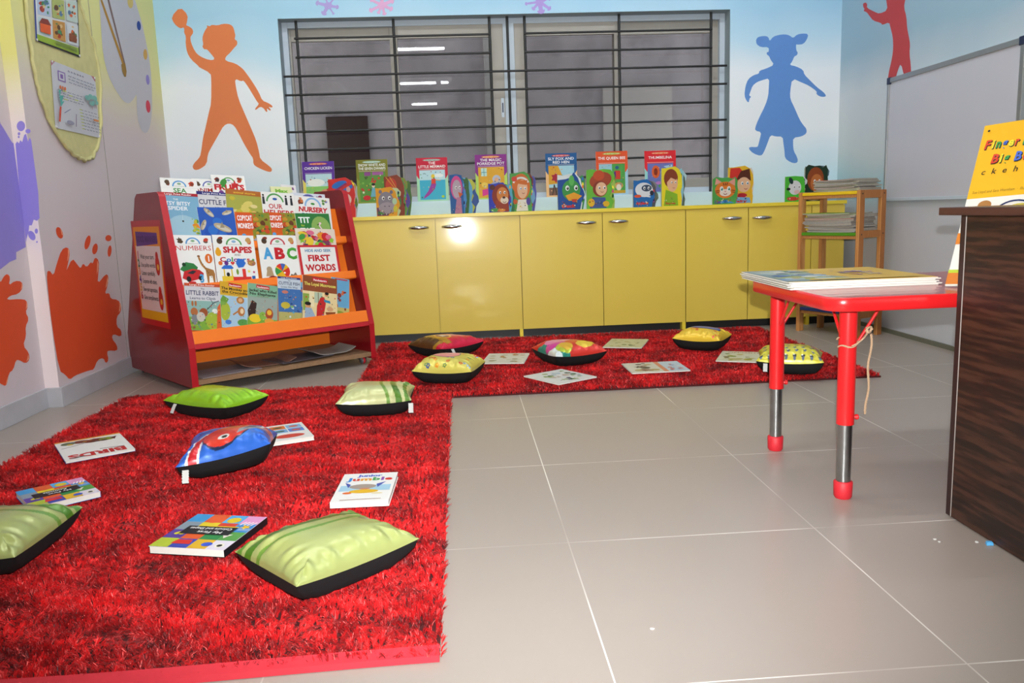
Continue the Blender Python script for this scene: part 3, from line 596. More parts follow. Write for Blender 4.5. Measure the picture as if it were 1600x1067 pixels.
def p_monkey(a):
    T = a.A-.46; a.rect(0, 0, 1, T, '#a8c8e0'); a.poly([(0, T*.3), (.3, T*.9), (.1, T), (0, T*.8)], '#6a9a3a'); a.ell(.2, T*.5, .16, .3, '#a8b83a'); a.ell(.1, T*.75, .12, .06, '#7aa84a'); a.ell(.68, T*.9, .13, .12, '#b87a3a'); a.ell(.68, T*.9, .07, .07, '#e0b080'); a.ell(.72, T*.55, .12, .16, '#b8743a'); a.ell(.74, T*.56, .06, .09, '#e8d0a8'); a.line([(.62, T*.55), (.45, T*.42)], .05, '#b8743a'); a.ell(.8, T*.2, .2, .12, '#5a9a4a'); a.ell(.3, T*.18, .1, .08, '#3f7ad0')
def p_jackal(a):
    T = a.A-.46; a.rect(0, 0, 1, T, '#9aa8a0'); a.rect(0, 0, 1, T*.25, '#7aa83a'); a.poly([(.0, T*.5), (.15, T*.9), (.3, T*.8), (.25, T*.3), (.05, T*.25)], '#3a2622'); a.ell(.25, T*.25, .2, .14, '#e8c82a'); a.ell(.5, T*.35, .12, .14, '#8ab84a'); a.ell(.72, T*.45, .13, .18, '#a8482a'); a.ell(.72, T*.5, .08, .09, '#e8b83a'); a.ell(.72, T*.18, .16, .1, '#e0a03a')
def p_mongoose(a):
    T = a.A-.42; a.rect(0, 0, 1, T, '#ecd6a0'); a.rect(.0, T*.3, .18, T*.9, '#8aa84a'); a.rect(.18, T*.45, .32, T, '#f0e2b8'); a.rect(.33, T*.6, .56, T*.98, '#b8c8b0'); a.line([(.44, T*.6), (.44, T*.98)], .02, '#7a6a4a')
    a.poly([(.38, .05), (.4, T*.5), (.5, T*.8), (.62, T*.85), (.66, T*.6), (.6, T*.2), (.62, .02)], '#c4262a'); a.ell(.68, T*.93, .055, .055, '#d89a6a'); a.ell(.69, T*.97, .06, .04, '#1c1614'); a.poly([(.6, T*.75), (.78, T*.72), (.8, T*.62), (.62, T*.66)], '#2f8ab0')
    a.poly([(.64, T*.3), (.95, T*.34), (.9, T*.15), (.7, T*.12)], '#8a4a22'); a.ell(.78, T*.42, .1, .06, '#d8a878'); a.ell(.14, T*.48, .08, .08, '#d89a6a'); a.ell(.14, T*.55, .09, .05, '#1c1614'); a.poly([(.04, .02), (.06, T*.4), (.24, T*.4), (.34, T*.15), (.36, .02)], '#9ab0c8'); a.ell(.52, .04, .16, .035, '#4a3a8a')
def copycat(a):
    A = a.A; a.rect(.45, 0, 1, A, '#8a8a2a'); a.blobs(.46, .02, .98, A-.02, ['#5a8a3a', '#c8902a', '#6a3a22', '#c84a22', '#c8b83a', '#3a5a2a'], 34, 4, .04, .11); a.rect(.03, A-.5, .5, A-.04, '#d8501e'); a.text('COPYCAT', .26, A-.24, .15, '#ffffff', .42, .03); a.text('MONKEYS', .26, A-.46, .15, '#ffffff', .44, .03); a.ell(.18, A-.66, .06, .05, '#5aa0d8'); a.blobs(.3, .02, .98, .2, ['#e8e0c8', '#c8902a', '#b0b0c8', '#c8402a'], 12, 8, .03, .07)
def tittat(a):
    A = a.A; a.poly([(0, A*.05), (1, A*.05), (1, A), (0, A)], '#2f7a3a'); a.ell(.7, A*.5, .28, A*.4, '#8ab05a'); a.text('TIT', .24, A-.26, .16, '#ffffff', .34, .03); a.text('for', .18, A-.36, .06, '#c8d83a'); a.text('TAT', .3, A-.56, .16, '#ffffff', .42, .03)
    a.poly([(.62, .12), (.7, .25), (.88, .22), (.98, .05), (.7, .03)], '#e8b8c8'); a.line([(.66, .2), (.72, .35), (.66, .46), (.7, .53)], .035, '#f0d0d8'); a.ell(.69, .52, .04, .03, '#f0d0d8'); a.line([(.66, .51), (.6, .47)], .02, '#3a2a2a')
def flowers(a):
    a.blobs(.02, .02, .98, a.A-.02, ['#c4262a', '#3f8f3a', '#e8902a', '#7a3f5c', '#8ac83a', '#2a3a5a', '#d86a8a', '#e8c83a'], 110, 12, .07, .14); a.star(.62, a.A*.42, .12, '#e8902a', 9, .6); a.ell(.62, a.A*.42, .05, .05, '#3a1c14')
def firstwords(a):
    A = a.A; a.blobs(.02, .01, .98, .2, BRIGHT+['#3a5a2a', '#e8e8e8'], 50, 3, .04, .09); a.rect(0, .2, 1, A, '#c8262e'); a.rect(.06, .25, .94, A-.05, '#f4f2f0'); a.text('HIDE AND SEEK', .5, A-.16, .065, '#3f7fae', .66, .03); a.text('FIRST', .5, A-.37, .14, '#c4202a', .56, .04); a.text('WORDS', .5, A-.60, .15, '#c4202a', .76, .04); a.ell(.41, A-.53, .03, .03, '#f4f2f0')
def tiger(a):
    A = a.A; a.rect(0, A-.14, 1, A, '#b0662a'); a.text('animal stories', .5, A-.1, .05, '#e8c03a', .6, .02); a.blobs(.0, .0, 1, A-.15, ['#a8a82a', '#c8b83a', '#5a6a22', '#d8c86a', '#e0d090'], 20, 6, .1, .2); a.ell(.55, A*.35, .3, .12, '#c88a3a', .3)
    for i in range(7): a.line([(.35+.06*i, A*.3), (.38+.06*i, A*.45)], .022, '#1c1814')
    a.ell(.72, A*.52, .09, .08, '#e8b06a')
def fishphoto(a):
    A = a.A; a.blobs(0, 0, 1, A, ['#1f4fae', '#2f6fc8', '#2a5ab8'], 8, 2, .1, .2); a.text('Sharks', .5, .03, .07, '#e8903a', .28, .02)
    for x, y, r, k in ((.3, A*.85, .17, -.8), (.1, A*.5, .16, 1.1), (.62, A*.42, .26, -.4), (.8, A*.85, .15, .3)): a.ell(x, y, r, r*.38, '#b8a888', k); a.ell(x+.02, y-.02, r*.8, r*.2, '#d0c8b8', k); a.poly([(x-r*.3, y), (x, y+r*.65), (x+r*.2, y)], '#9a8c74')
def itsy(a):
    A = a.A; a.rect(0, A-.08, 1, A, '#a82430'); a.text('Large Print Reader', .5, A-.062, .045, '#ffffff', .68, .01); a.rect(0, 0, 1, A-.08, '#7fb0cf'); a.ell(.55, A*.3, .42, A*.26, '#a3c8da'); a.text('THE', .42, A-.2, .05, '#e8f0f4'); a.text('ITSY BITSY', .46, A-.33, .1, '#f2f4f6', .66, .02); a.text('SPIDER', .46, A-.46, .1, '#f2f4f6', .5, .02); a.line([(.55, A-.5), (.55, A-.72)], .004, '#e8f0f4'); a.ell(.55, A-.75, .025, .025, '#3a3a30')
    a.blobs(.72, .02, .99, A*.52, ['#6aa03a', '#8ab84a', '#c8b83a', '#e08a2a', '#4a8a4a'], 26, 5, .03, .09); a.poly([(0, 0), (.14, 0), (.1, A*.3), (0, A*.5)], '#d88a3a')
def helpers(a):
    A = a.A; a.arc(.4, A-.3, .22, .27, 5, 175, '#5aa05a'); a.ell(.4, A-.2, .07, .035, '#2f5fae'); a.text('OUR', .4, A-.48, .14, '#c4262a', .42, .02); a.text('HELPERS', .48, A-.68, .16, '#c4262a', .9, .03)
    for x in (.06, .74, .9): a.ell(x, A-.1, .03, .03, '#2a2220'); a.poly([(x-.04, A-.36), (x+.04, A-.36), (x+.03, A-.14), (x-.03, A-.14)], '#2a2a30')
    a.blobs(.1, .02, .9, A-.75, BRIGHT, 8, 1, .05, .1)
def nursery(a):
    A = a.A; a.arc(.5, A-.26, .19, .24, 0, 180, '#8ab4e0'); a.ell(.5, A-.19, .06, .03, '#3f8f3a'); a.text('NURSERY', .5, A-.41, .13, '#c4202a', .84, .05, .15); a.text('RHYMES', .5, A-.58, .13, '#2f5fae', .7, .05, .15); a.blobs(.06, A-.24, .26, A-.03, ['#2a1a16', '#8a3a22', '#c8703a'], 6, 2, .04, .08); a.blobs(.74, A-.24, .95, A-.03, ['#5a8a3a', '#e0902a', '#8a8ac8'], 6, 9, .03, .07); a.blobs(.1, .02, .9, A-.64, BRIGHT, 10, 7, .05, .12)
def abctitle(a):
    A = a.A; a.text('A', .22, A-.58, .27, '#4aa0d8', .25, .05); a.text('B', .52, A-.58, .27, '#c4202a', .26, .05); a.text('C', .83, A-.58, .27, '#4aa03a', .26, .05); p_abc(a)
def sw_shapes(a):
    a.text('SHAPES', .57, a.A-.42, .14, '#c4202a', .7, .05); a.colourtext('Colours', .48, a.A-.64, .11, ['#c4262a', '#2f6fc4', '#3f9a3f', '#8a3f9a', '#e08a2a', '#2f6fc4'], .72); a.text('AND', .55, a.A-.50, .05, '#7a7a7a'); a.star(.92, a.A-.6, .04, '#3f9a3f', 4, .6); a.ell(.1, a.A-.42, .07, .09, '#e8a51e'); a.ell(.1, a.A-.34, .04, .04, '#e8a51e'); up(a, p_shapes, .12, 1.0)
def plainfn(a): pass
def lobster(a):
    A = a.A; a.rect(0, 0, 1, A*.25, '#c8b86a'); a.rect(.2, A-.1, .9, A-.04, '#c4262a'); a.blobs(.05, A*.15, .95, A*.7, ['#b8402a', '#d86a3a', '#8a3022'], 9, 3, .06, .16); a.ell(.4, A*.12, .3, .08, '#8a9a3a')
# ================================================================ THE RED RACK
RK = [-0.8732, 2.4889, 0.6728, 0.9866, 0.8531, 0.0321, 0.2175, 0.926, 0.1898, 0.5031]
rx, ry, rth, rw, rd, rz0, rz1, rzt, rs1, rs2 = RK
RM = Matrix.Translation((rx, ry, 0)) @ Matrix.Rotation(rth, 4, 'Z')
RE = np.array([math.cos(rth), math.sin(rth), 0]); RN = np.array([-math.sin(rth), math.cos(rth), 0]); RO = np.array([rx, ry, 0.])
al = math.atan2(rs1, rzt-rz1); RU = RN*math.sin(al)+np.array([0, 0, math.cos(al)]); RF = np.cross(RE, RU)
RP0 = RO+np.array([0, 0, rz1])
def sl(b, off):  # local (s, z) of a point on the sloping front, off = distance out of it
    return (b*math.sin(al)-off*math.cos(al), rz1+b*math.cos(al)+off*math.sin(al))
rack = empty('book_rack', 'large red and orange rolling book rack with four rows of picture books', 'book rack', M=RM)
rd2 = rd; PT = .03
def sidepoly():
    P = [(0, rz0), (0, rz1)]
    for i in range(5):
        t = i/4*PI/2; P.append((rs1-.012+.04*(1-math.cos(t)), rzt-.035+.035*math.sin(t)))
    P += [(rs2-.02, rzt), (rs2+.012, rzt-.02), (rd2, rz1), (rd2, rz0)]
    return P
for i, (a0, lab) in enumerate(((0, 'left side panel carrying the manners poster'), (rw-PT, None))):
    b = MB(); P = sidepoly(); A0 = [(a0, s, z) for s, z in P]; A1 = [(a0+PT, s, z) for s, z in P]; n = len(P)
    b.add(A0+A1, [tuple(range(n)), tuple(range(2*n-1, n-1, -1))], 'rack_red'); b.add(A0+A1, [(i_, n+i_, n+(i_+1) % n, (i_+1) % n) for i_ in range(n)], 'rack_red_edge')
    o = b.build('side_panel', rack, bevel=.002)
    if lab: o['label'] = lab
    if i == 0: SPANEL = o
a0, a1 = PT+.0005, rw-PT-.0005
def slab(b0, b1, o0, o1, mat, name, lab=None, x0=a0, x1=a1):
    b = MB(); q = [sl(b0, o0), sl(b1, o0), sl(b1, o1), sl(b0, o1)]
    b.prism([(x0, s, z) for s, z in q], (x1-x0, 0, 0), mat); o = b.build(name, rack, bevel=.0015)
    if lab: o['label'] = lab
slab(.04, .66, -.112, -.104, 'orange_laminate', 'sloping_board', 'sloping orange display board')
for (b0, b1, o, oin) in ((.016, .076, 0, -.1), (.262, .300, -.030, -.1), (.462, .494, -.052, -.1)):
    slab(b0, b1, o-.012 if o == 0 else o-.004, o, 'orange_laminate', 'ledge_lip')
    slab(b0-.004, b0+.006, oin, o-.013 if o == 0 else o-.005, 'orange_laminate', 'ledge')
slab(-.008, .0155, -.03, .0, 'rack_red_edge', 'ledge_trim', 'red strip under the lowest ledge')
b = MB(); b.box(a0, a1, .432, .444, rz0+.04, rz1+.32, 'orange_laminate'); o = b.build('centre_board', rack); o['label'] = 'orange board in the middle of the rack'
b = MB(); b.box(a0, a1, -.0, rd-.02, rz0+.012, rz0+.034, 'raw_wood_edge'); o = b.build('bottom_shelf', rack); o['label'] = 'raw wooden bottom shelf'
for (a_, s_) in ((.05, .055), (rw-.05, .055), (.05, rd-.05), (rw-.05, rd-.05)):
    b = MB(); b.lathe((a_, s_, .0182), [(.006, -.014), (.017, -.012), (.018, 0), (.017, .012), (.006, .014)], 16, 'wheel_grey', axis='X'); b.lathe((a_, s_, .0182), [(.0178, -.006), (.0183, 0), (.0178, .006)], 16, 'rubber_red', axis='X')
    b.box(a_-.02, a_+.02, s_-.004, s_+.022, .024, rz0+.012, 'chrome'); c = b.build('caster', rack)
# poster stuck on the left side panel
LP = RO
def lpanel(x, y):
    P = onpl(x, y, LP-RE*.001, RE); v = P-RO; return (float(v@RN), float(P[2]))
q = [lpanel(*p) for p in ((213, 355), (254, 353), (257, 500), (217, 497))]
pw = abs(q[1][0]-q[0][0]+q[2][0]-q[3][0])/2; ph = (q[0][1]-q[3][1]+q[1][1]-q[2][1])/2; pc = np.mean(q, axis=0)
A_ = Art(ph/pw, '#e8902a'); A = A_.A
A_.rect(0, 0, 1, .14, '#e8b41e'); A_.rect(.04, .12, .96, A-.25, '#e6d8d6'); A_.poly([(.08, A-.26), (.9, A-.22), (.9, A-.08), (.08, A-.06)], '#6a3f8a'); A_.text('GOOD MANNERS', .5, A-.2, .08, '#4a2a6a', .8, .04)
for i, (t, c) in enumerate((('Wait your turn.', '#b8203a'), ('Use polite words.', '#2a6a3a'), ('Listen carefully.', '#d8803a'), ('Cooperate with others.', '#5a2a8a'), ('Show your appreciation.', '#c8a02a'), ('Give compliments.', '#b82a3a'))):
    y = A-.42-i*(A-.62)/5.6; A_.text(str(i+1), .1, y, .1, c, None, .05); A_.text(t, .18, y, .06, '#2a2a2e', None, .015, al='l', maxw=.55)
for y in (A-.5, A-.95, .28): A_.ell(.82, y, .08, .13, '#c4302a'); A_.ell(.82, y+.12, .05, .06, '#c4302a'); A_.ell(.83, y-.02, .04, .04, '#e8b43a')
b = MB(); FN = lambda x, y, z: (-z, pc[0]+pw/2-x*pw, pc[1]-ph/2+y*pw)
A_.emit(b, FN, 'print_gloss', off=.001); b.add([FN(-.06, -.08, .0006), FN(1.06, -.08, .0006), FN(1.06, A+.08, .0006), FN(-.06, A+.08, .0006)], [(0, 1, 2, 3)], 'rack_red_edge'); b.build('manners_poster', rack)['label'] = 'laminated poster of numbered good manners'
def rbook(label, quad, off, cover, ext=0., th=.0045, spine='#ffffff', grp=None, **k):
    P = [onpl(x, y, RP0+RF*off, RF) for x, y in quad]
    M, w, h = quadM(P)
    if ext: M = M @ Matrix.Translation((0, -ext, 0)); h += ext
    return book(label, M, w, h, cover, th, spine, group=grp, **k)
G4, G3, G2, G1 = 'books in the top row of the red rack', 'books in the third row of the red rack', 'books in the second row of the red rack', 'books in the lowest row of the red rack'
O4, O3, O2, O1 = -.080, -.066, -.043, -.018
# top row
rbook('white picture book titled SEA at the top left corner of the red rack', [(251, 279), (309, 279), (312, 335), (256, 337)], O4, first_book('SEA', '#2f8a3a', pics=p_sea, ty=.80, th=.13, tw=.36), .06, grp=G4)
rbook('white picture book titled ANIMALS half behind the FRUITS book', [(301, 281), (352, 279), (356, 330), (305, 333)], O4-.008, first_book('ANIMALS', '#a82a22', arc='#5b6bb5', ty=.84, th=.12, tw=.9, pics=p_sea), .06, grp=G4)
rbook('white picture book titled FRUITS standing highest on the red rack', [(331, 275), (383, 273), (388, 330), (337, 332)], O4+.006, first_book('FRUITS', '#c4202a', arc='#5aa05a', lip='#3f7fae', ty=.74, th=.16, tw=.9, pics=fruits, tb=.05), .06, grp=G4)
def maxf(a): a.text('Max', .5, a.A-.26, .15, '#7ab83a', .6, .05)
rbook('pale yellow-green book titled Max peeping over the back of the rack', [(424, 293), (457, 291), (460, 330), (427, 332)], O4-.004, ('#e3e6b0', maxf), .04, spine='#c8d06a', grp=G4)
rbook('white book with a purple letter at the very back right of the rack', [(440, 289), (463, 289), (466, 330), (443, 331)], O4-.014, ('#e8e4e6', lambda a: a.text('a', .78, a.A-.3, .22, '#8a4a8a', None, .06)), .04, grp=G4)
# third row
rbook('blue picture book THE ITSY BITSY SPIDER with a red top strip', [(249, 302), (311, 301), (313, 366), (252, 368)], O3, ('#7fb0cf', itsy), .04, spine='#d0a02a', grp=G3)
rbook('large print book THE CUTTLE FISH behind the blue fish photo book', [(309, 301), (369, 300), (372, 366), (312, 367)], O3-.006, reader('CUTTLE FISH', 'Loses His Way', '#2f2f7a', '#d8d6da', plainfn), .04, grp=G3)
rbook('blue book with grey fish photographs in the third row of the rack', [(309, 325), (364, 323), (371, 369), (314, 370)], O3+.004, ('#2a5ab8', fishphoto), .03, grp=G3)
rbook('yellow-green book with a striped tiger leaning over its neighbours', [(357, 299), (412, 297), (412, 360), (354, 361)], O3-.001, ('#a8a84a', tiger), .04, spine='#c8b04a', grp=G3)
rbook('orange COPYCAT MONKEYS book, left one of the two copies', [(367, 333), (421, 331), (424, 368), (371, 369)], O3+.012, ('#d8601e', copycat), .03, grp=G3)
rbook('orange COPYCAT MONKEYS book, right one of the two copies', [(416, 333), (464, 332), (468, 367), (419, 368)], O3+.010, ('#d8601e', copycat), .03, grp=G3)
rbook('white picture book titled OUR HELPERS with black figures', [(410, 302), (460, 300), (464, 360), (412, 361)], O3, ('#f0eeec', helpers), .04, grp=G3)
rbook('white-edged book almost hidden behind the NURSERY book', [(456, 303), (508, 302), (514, 360), (460, 361)], O3-.002, ('#d8dce8', lambda a: a.arc(.5, a.A-.28, .2, .26, 0, 180, '#5a5aa0').blobs(.7, a.A-.2, .95, a.A-.02, ['#3a2a50', '#8a3a5a'], 4, 1, .05, .1)), .04, grp=G3)
rbook('white picture book titled NURSERY in red slanted letters', [(463, 309), (516, 307), (518, 362), (463, 364)], O3+.008, ('#f0eeec', nursery), .03, grp=G3)
rbook('green TIT FOR TAT book with a pink wading bird', [(462, 334), (513, 333), (520, 372), (466, 373)], O3+.015, ('#2f7a3a', tittat), .02, grp=G3)
rbook('picture word book covered in flowers under the green book', [(463, 358), (523, 357), (530, 420), (468, 424)], O3+.022, ('#e8d8c8', flowers), 0, grp=G3)
# second row
rbook('white picture book titled NUMBERS with a giraffe and red car', [(271, 368), (330, 367), (338, 440), (277, 443)], O2, first_book('NUMBERS', '#c4302a', ty=.66, th=.13, tw=.92, pics=p_numbers, tb=.0), .03, grp=G2)
rbook('white picture book titled SHAPES AND Colours with toy blocks', [(332, 368), (396, 367), (404, 439), (339, 441)], O2+.002, ('#f6f6f4', lambda a: (first_book('', '#c4202a', arc='#5aa05a', lip='#3f8fc4')[1](a), sw_shapes(a))), .03, spine='#1c1c1e', grp=G2)
rbook('white picture book titled ABC with a beach ball and kitten', [(402, 368), (462, 367), (471, 437), (410, 439)], O2, ('#f6f6f4', lambda a: (first_book('', '#c4202a', arc='#c4404a')[1](a), abctitle(a))), .03, grp=G2)
rbook('red-bordered HIDE AND SEEK FIRST WORDS book at the right of the second row', [(465, 384), (526, 382), (534, 437), (472, 441)], O2+.004, ('#f0e8e4', firstwords), .03, spine='#c4202a', grp=G2)
# lowest row
rbook('THE LITTLE RABBIT Learns to Climb book at the left end of the lowest row', [(283, 441), (349, 446), (341, 514), (296, 517)], O1, reader('LITTLE RABBIT', 'Learns to Climb', '#c8502a', '#d4d2d8', p_rabbit), 0, grp=G1)
rbook('yellow Panchatantra book The Monkey and the Crocodile', [(345, 440), (396, 445), (384, 511), (341, 514)], O1-.007, panch('The Monkey and', 'the Crocodile', '#d8a82a', '#d8b84a', p_monkey), 0, spine='#c8a02a', grp=G1)
rbook('green Panchatantra book about a jackal and elephants', [(390, 443), (437, 447), (430, 507), (384, 510)], O1-.003, panch('Jackal who Killed', 'No Elephants', '#7fb092', '#8fa898', p_jackal), 0, grp=G1)
rbook('large print CUTTLE FISH Loses book between the green and brown books', [(437, 433), (473, 434), (468, 501), (433, 505)], O1-.009, reader('CUTTLE FISH', 'Loses His Way', '#2f2f7a', '#c8d4e0', p_cuttle), 0, grp=G1)
rbook('pale blue book showing as a strip left of The Loyal Mongoose', [(466, 432), (500, 432), (496, 499), (461, 502)], O1-.014, ('#7fb4cf', p_cuttle), 0, grp=G1)
rbook('brown Panchatantra book The Loyal Mongoose with a woman in red', [(476, 432), (531, 435), (522, 497), (471, 502)], O1, panch('The Loyal Mongoose', '', '#8f4a2a', '#d8b088', p_mongoose, '#e8dc6a'), 0, grp=G1)
rbook('light blue book with red lobsters at the right end of the lowest row', [(521, 434), (549, 437), (542, 494), (514, 496)], O1-.007, ('#6aa8cf', lobster), 0, grp=G1)
# papers lying flat on the bottom shelf
for i, (a_, s_, w_, d_, rot, lab) in enumerate(((.20, .17, .30, .21, .06, 'thin grey booklet at the left end of the rack floor'), (.42, .20, .28, .2, -.12, 'thin brown booklet overlapping others on the rack floor'), (.60, .17, .3, .2, .08, 'thin dark booklet in the middle of the rack floor'), (.78, .19, .24, .19, -.04, 'thin pale booklet at the right end of the rack floor'))):
    b = MB(); z = rz0+.0345+.0036*i; M = RM @ Matrix.Translation((a_, s_-.04, z)) @ Matrix.Rotation(rot, 4, 'Z')
    n_ = 8; 
    for k in range(n_):
        x0, x1 = -w_/2+w_*k/n_, -w_/2+w_*(k+1)/n_; zf = lambda x: .06*max(0, abs(x)/(w_/2)-.4)**2 if i in (1, 3) else 0
        b.hexa([(x0, -d_/2, zf(x0)), (x1, -d_/2, zf(x1)), (x1, d_/2, zf(x1)), (x0, d_/2, zf(x0))], [(x0, -d_/2, zf(x0)+.0032), (x1, -d_/2, zf(x1)+.0032), (x1, d_/2, zf(x1)+.0032), (x0, d_/2, zf(x0)+.0032)], 'print_gloss', L(['#8a8084', '#7a5a4e', '#4f4a50', '#9a948e'][i]))
    tag(b.build('booklet', M=M), lab, 'booklet', 'booklets on the floor of the red rack')
# ================================================================ ON THE WINDOW SILL: tall fairy tale books
def fairy(lines, col, tagc, side, pic, tl=1.0):
    def f(a):
        A = a.A; a.poly([(0, 0), (1, 0), (1, A*.66), (0, A*.66)], side); a.poly([(0, A), (1, A), (1, A*.60), (.93, A*.52), (.07, A*.52), (0, A*.60)], col)
        a.ell(.5, A-.075, .29, .035, tagc); a.text('MY FIRST FAIRY TALES', .5, A-.09, .028, '#f4f0e0', .48, .01)
        for i, t in enumerate(lines): a.text(t, .5, A-.21-.11*i-(.04 if len(lines) == 1 else 0), .085, '#ffffff', min(.86, .075*len(t)), .012)
        a.rect(.08, A-.365, .92, A-.357, '#f0ece0'); 
        a.rect(.09, .05, .91, A-.39, '#bfe0ea'); pic(a, A-.39); busy(a, A-.41, .1, .9, 26)
    return (col, f)
def f_chick(a, T): a.rect(.09, .05, .91, T*.35, '#6fb0d8'); a.rect(.09, T*.35, .91, T*.6, '#8ac86a'); a.ell(.4, T*.72, .28, .12, '#f4f8f4'); a.ell(.68, T*.3, .17, .2, '#d88a70'); a.poly([(.72, T*.5), (.9, T*.6), (.8, T*.35)], '#b03a30'); a.ell(.3, T*.15, .04, .05, '#f0f0f0'); a.blobs(.6, .08, .9, T*.3, ['#5a6ab0', '#c84a3a', '#e0c8a0'], 8, 2, .03, .08)
def f_snow(a, T): a.rect(.09, .05, .91, T, '#5a8f3a'); a.rect(.25, T-.12, .45, T, '#8a4a8a'); a.rect(.5, T-.1, .85, T, '#a05a98'); a.blobs(.1, .3, .9, T-.12, ['#c8402a', '#3a5a2a', '#b83a2a', '#7ab04a'], 16, 5, .03, .07); a.ell(.52, T*.55, .05, .05, '#e8c8b0'); a.ell(.52, T*.6, .06, .04, '#1c1614'); a.poly([(.42, .2), (.62, .2), (.56, T*.5), (.48, T*.5)], '#6aa8c0'); a.ell(.3, .17, .12, .08, '#c4262a'); a.star(.2, T*.35, .05, '#e8ead0')
def f_merm(a, T): a.rect(.09, .05, .91, T*.68, '#3fb0d0'); a.ell(.7, T*.82, .16, .06, '#f0f6f8'); a.line([(.2, T*.88), (.25, T*.9), (.3, T*.87)], .014, '#2a4a5a'); a.ell(.52, T*.8, .06, .07, '#e8c83a'); a.poly([(.46, T*.55), (.6, T*.55), (.6, T*.72), (.47, T*.72)], '#d8402a'); a.poly([(.46, T*.56), (.62, T*.56), (.56, T*.38), (.36, T*.18), (.2, T*.08), (.22, T*.16), (.36, T*.34)], '#9a3a98'); a.line([(.6, T*.68), (.76, T*.66)], .03, '#d8a078'); a.ell(.82, .14, .05, .04, '#a8c83a')
def f_pot(a, T): a.rect(.09, .05, .91, T, '#e0a832'); a.rect(.18, T*.72, .36, T*.97, '#bfe0d8'); a.line([(.27, T*.72), (.27, T*.97)], .016, '#3a8a98'); a.line([(.18, T*.84), (.36, T*.84)], .016, '#3a8a98'); a.ell(.66, T*.62, .13, .13, '#b8bcd0'); a.ell(.66, T*.6, .07, .07, '#e0b090'); a.poly([(.42, T*.3), (.88, T*.3), (.8, T*.52), (.52, T*.52)], '#9aa4c8'); a.poly([(.2, .1), (.6, .2), (.5, T*.35), (.2, T*.3)], '#d83a90'); a.ell(.28, T*.45, .1, .08, '#e8c85a')
def f_fox(a, T): a.rect(.09, .05, .91, T, '#a8d4e4'); a.poly([(.09, T), (.4, T), (.62, T*.45), (.09, T*.4)], '#d8a02a'); a.star(.32, T*.62, .17, '#a8243a', 6, .6); a.rect(.09, .05, .91, T*.3, '#7a5a4a'); a.line([(.2, .06), (.26, T*.4), (.34, .06)], .03, '#3a2e2a'); a.ell(.58, T*.3, .12, .1, '#e8c890')
def f_bee(a, T): a.rect(.5, .05, .91, T, '#4fa04a'); a.rect(.09, .05, .5, T, '#9ac8d8'); a.ell(.66, T*.88, .06, .05, '#2a5a8a'); a.rect(.58, T*.5, .76, T*.78, '#c8402a'); a.rect(.56, T*.55, .62, T*.75, '#5a2a7a'); a.ell(.7, T*.3, .14, .1, '#c89a5a'); a.ell(.7, T*.24, .08, .1, '#e8e0d0'); a.ell(.3, T*.4, .14, .14, '#7ab04a'); a.rect(.09, .05, .91, .14, '#c8a02a')
def f_thumb(a, T): a.rect(.09, .05, .91, T, '#6a74b8'); a.ell(.35, T*.72, .13, .2, '#d8602a'); a.ell(.35, T*.72, .06, .12, '#8a2a1a'); a.ell(.6, T*.25, .18, .08, '#4f9a5a'); a.poly([(.6, T*.9), (.88, T*.95), (.88, T*.7)], '#a8c8e0'); a.ell(.45, T*.35, .12, .05, '#b87ac0')
GS = 'tall fairy tale books on the window sill'
YS_ = YB+.022
for lab, x0, x1, yt, yb, cov in (
  ('purple fairy tale book with a white oval in its picture, CHICKEN LICKEN, at the left end of the sill', 473, 523, 252, 318, fairy(['CHICKEN LICKEN'], '#5a2f9a', '#d8602a', '#e8d86a', f_chick)),
  ('olive green fairy tale book SNOW WHITE AND THE SEVEN DWARFS', 557, 606.5, 249, 315, fairy(['SNOW WHITE AND', 'THE SEVEN DWARFS'], '#7a7a22', '#a8d0c8', '#8a9a3a', f_snow)),
  ('crimson fairy tale book THE LITTLE MERMAID on the sill', 651, 700, 246, 312, fairy(['THE', 'LITTLE MERMAID'], '#c81e3c', '#8fa8a0', '#a8dcb8', f_merm)),
  ('purple fairy tale book THE MAGIC PORRIDGE POT behind the lion book', 743, 792.5, 241, 308, fairy(['THE MAGIC', 'PORRIDGE POT'], '#8a2f8a', '#e8902a', '#b8dc6a', f_pot)),
  ('blue fairy tale book SLY FOX AND RED HEN behind the duck book', 853, 902, 239, 304, fairy(['SLY FOX AND', 'RED HEN'], '#1f5a94', '#d8404a', '#f0c088', f_fox)),
  ('orange fairy tale book THE QUEEN BEE on the sill', 932, 981.5, 236, 301, fairy(['THE QUEEN BEE'], '#e0542a', '#a8b83a', '#a8d0e8', f_bee)),
  ('red fairy tale book THUMBELINA at the right end of the sill', 1008, 1057, 235, 299, fairy(['THUMBELINA'], '#dc2430', '#e8702a', '#9ad8d8', f_thumb))):
    xm = (x0+x1)/2; P0 = on(x0, (yt+yb)/2, 1, YS_); P1 = on(x1, (yt+yb)/2, 1, YS_); zt_ = on(xm, yt, 1, YS_+.012)[2]
    h = zt_-WZ0; M = frameM(((P0[0]+P1[0])/2, YS_, WZ0), (1, 0, 0), (0, math.sin(.07), math.cos(.07)))
    book(lab, M, P1[0]-P0[0], h, cov, .004, '#e8e4d8', group=GS)
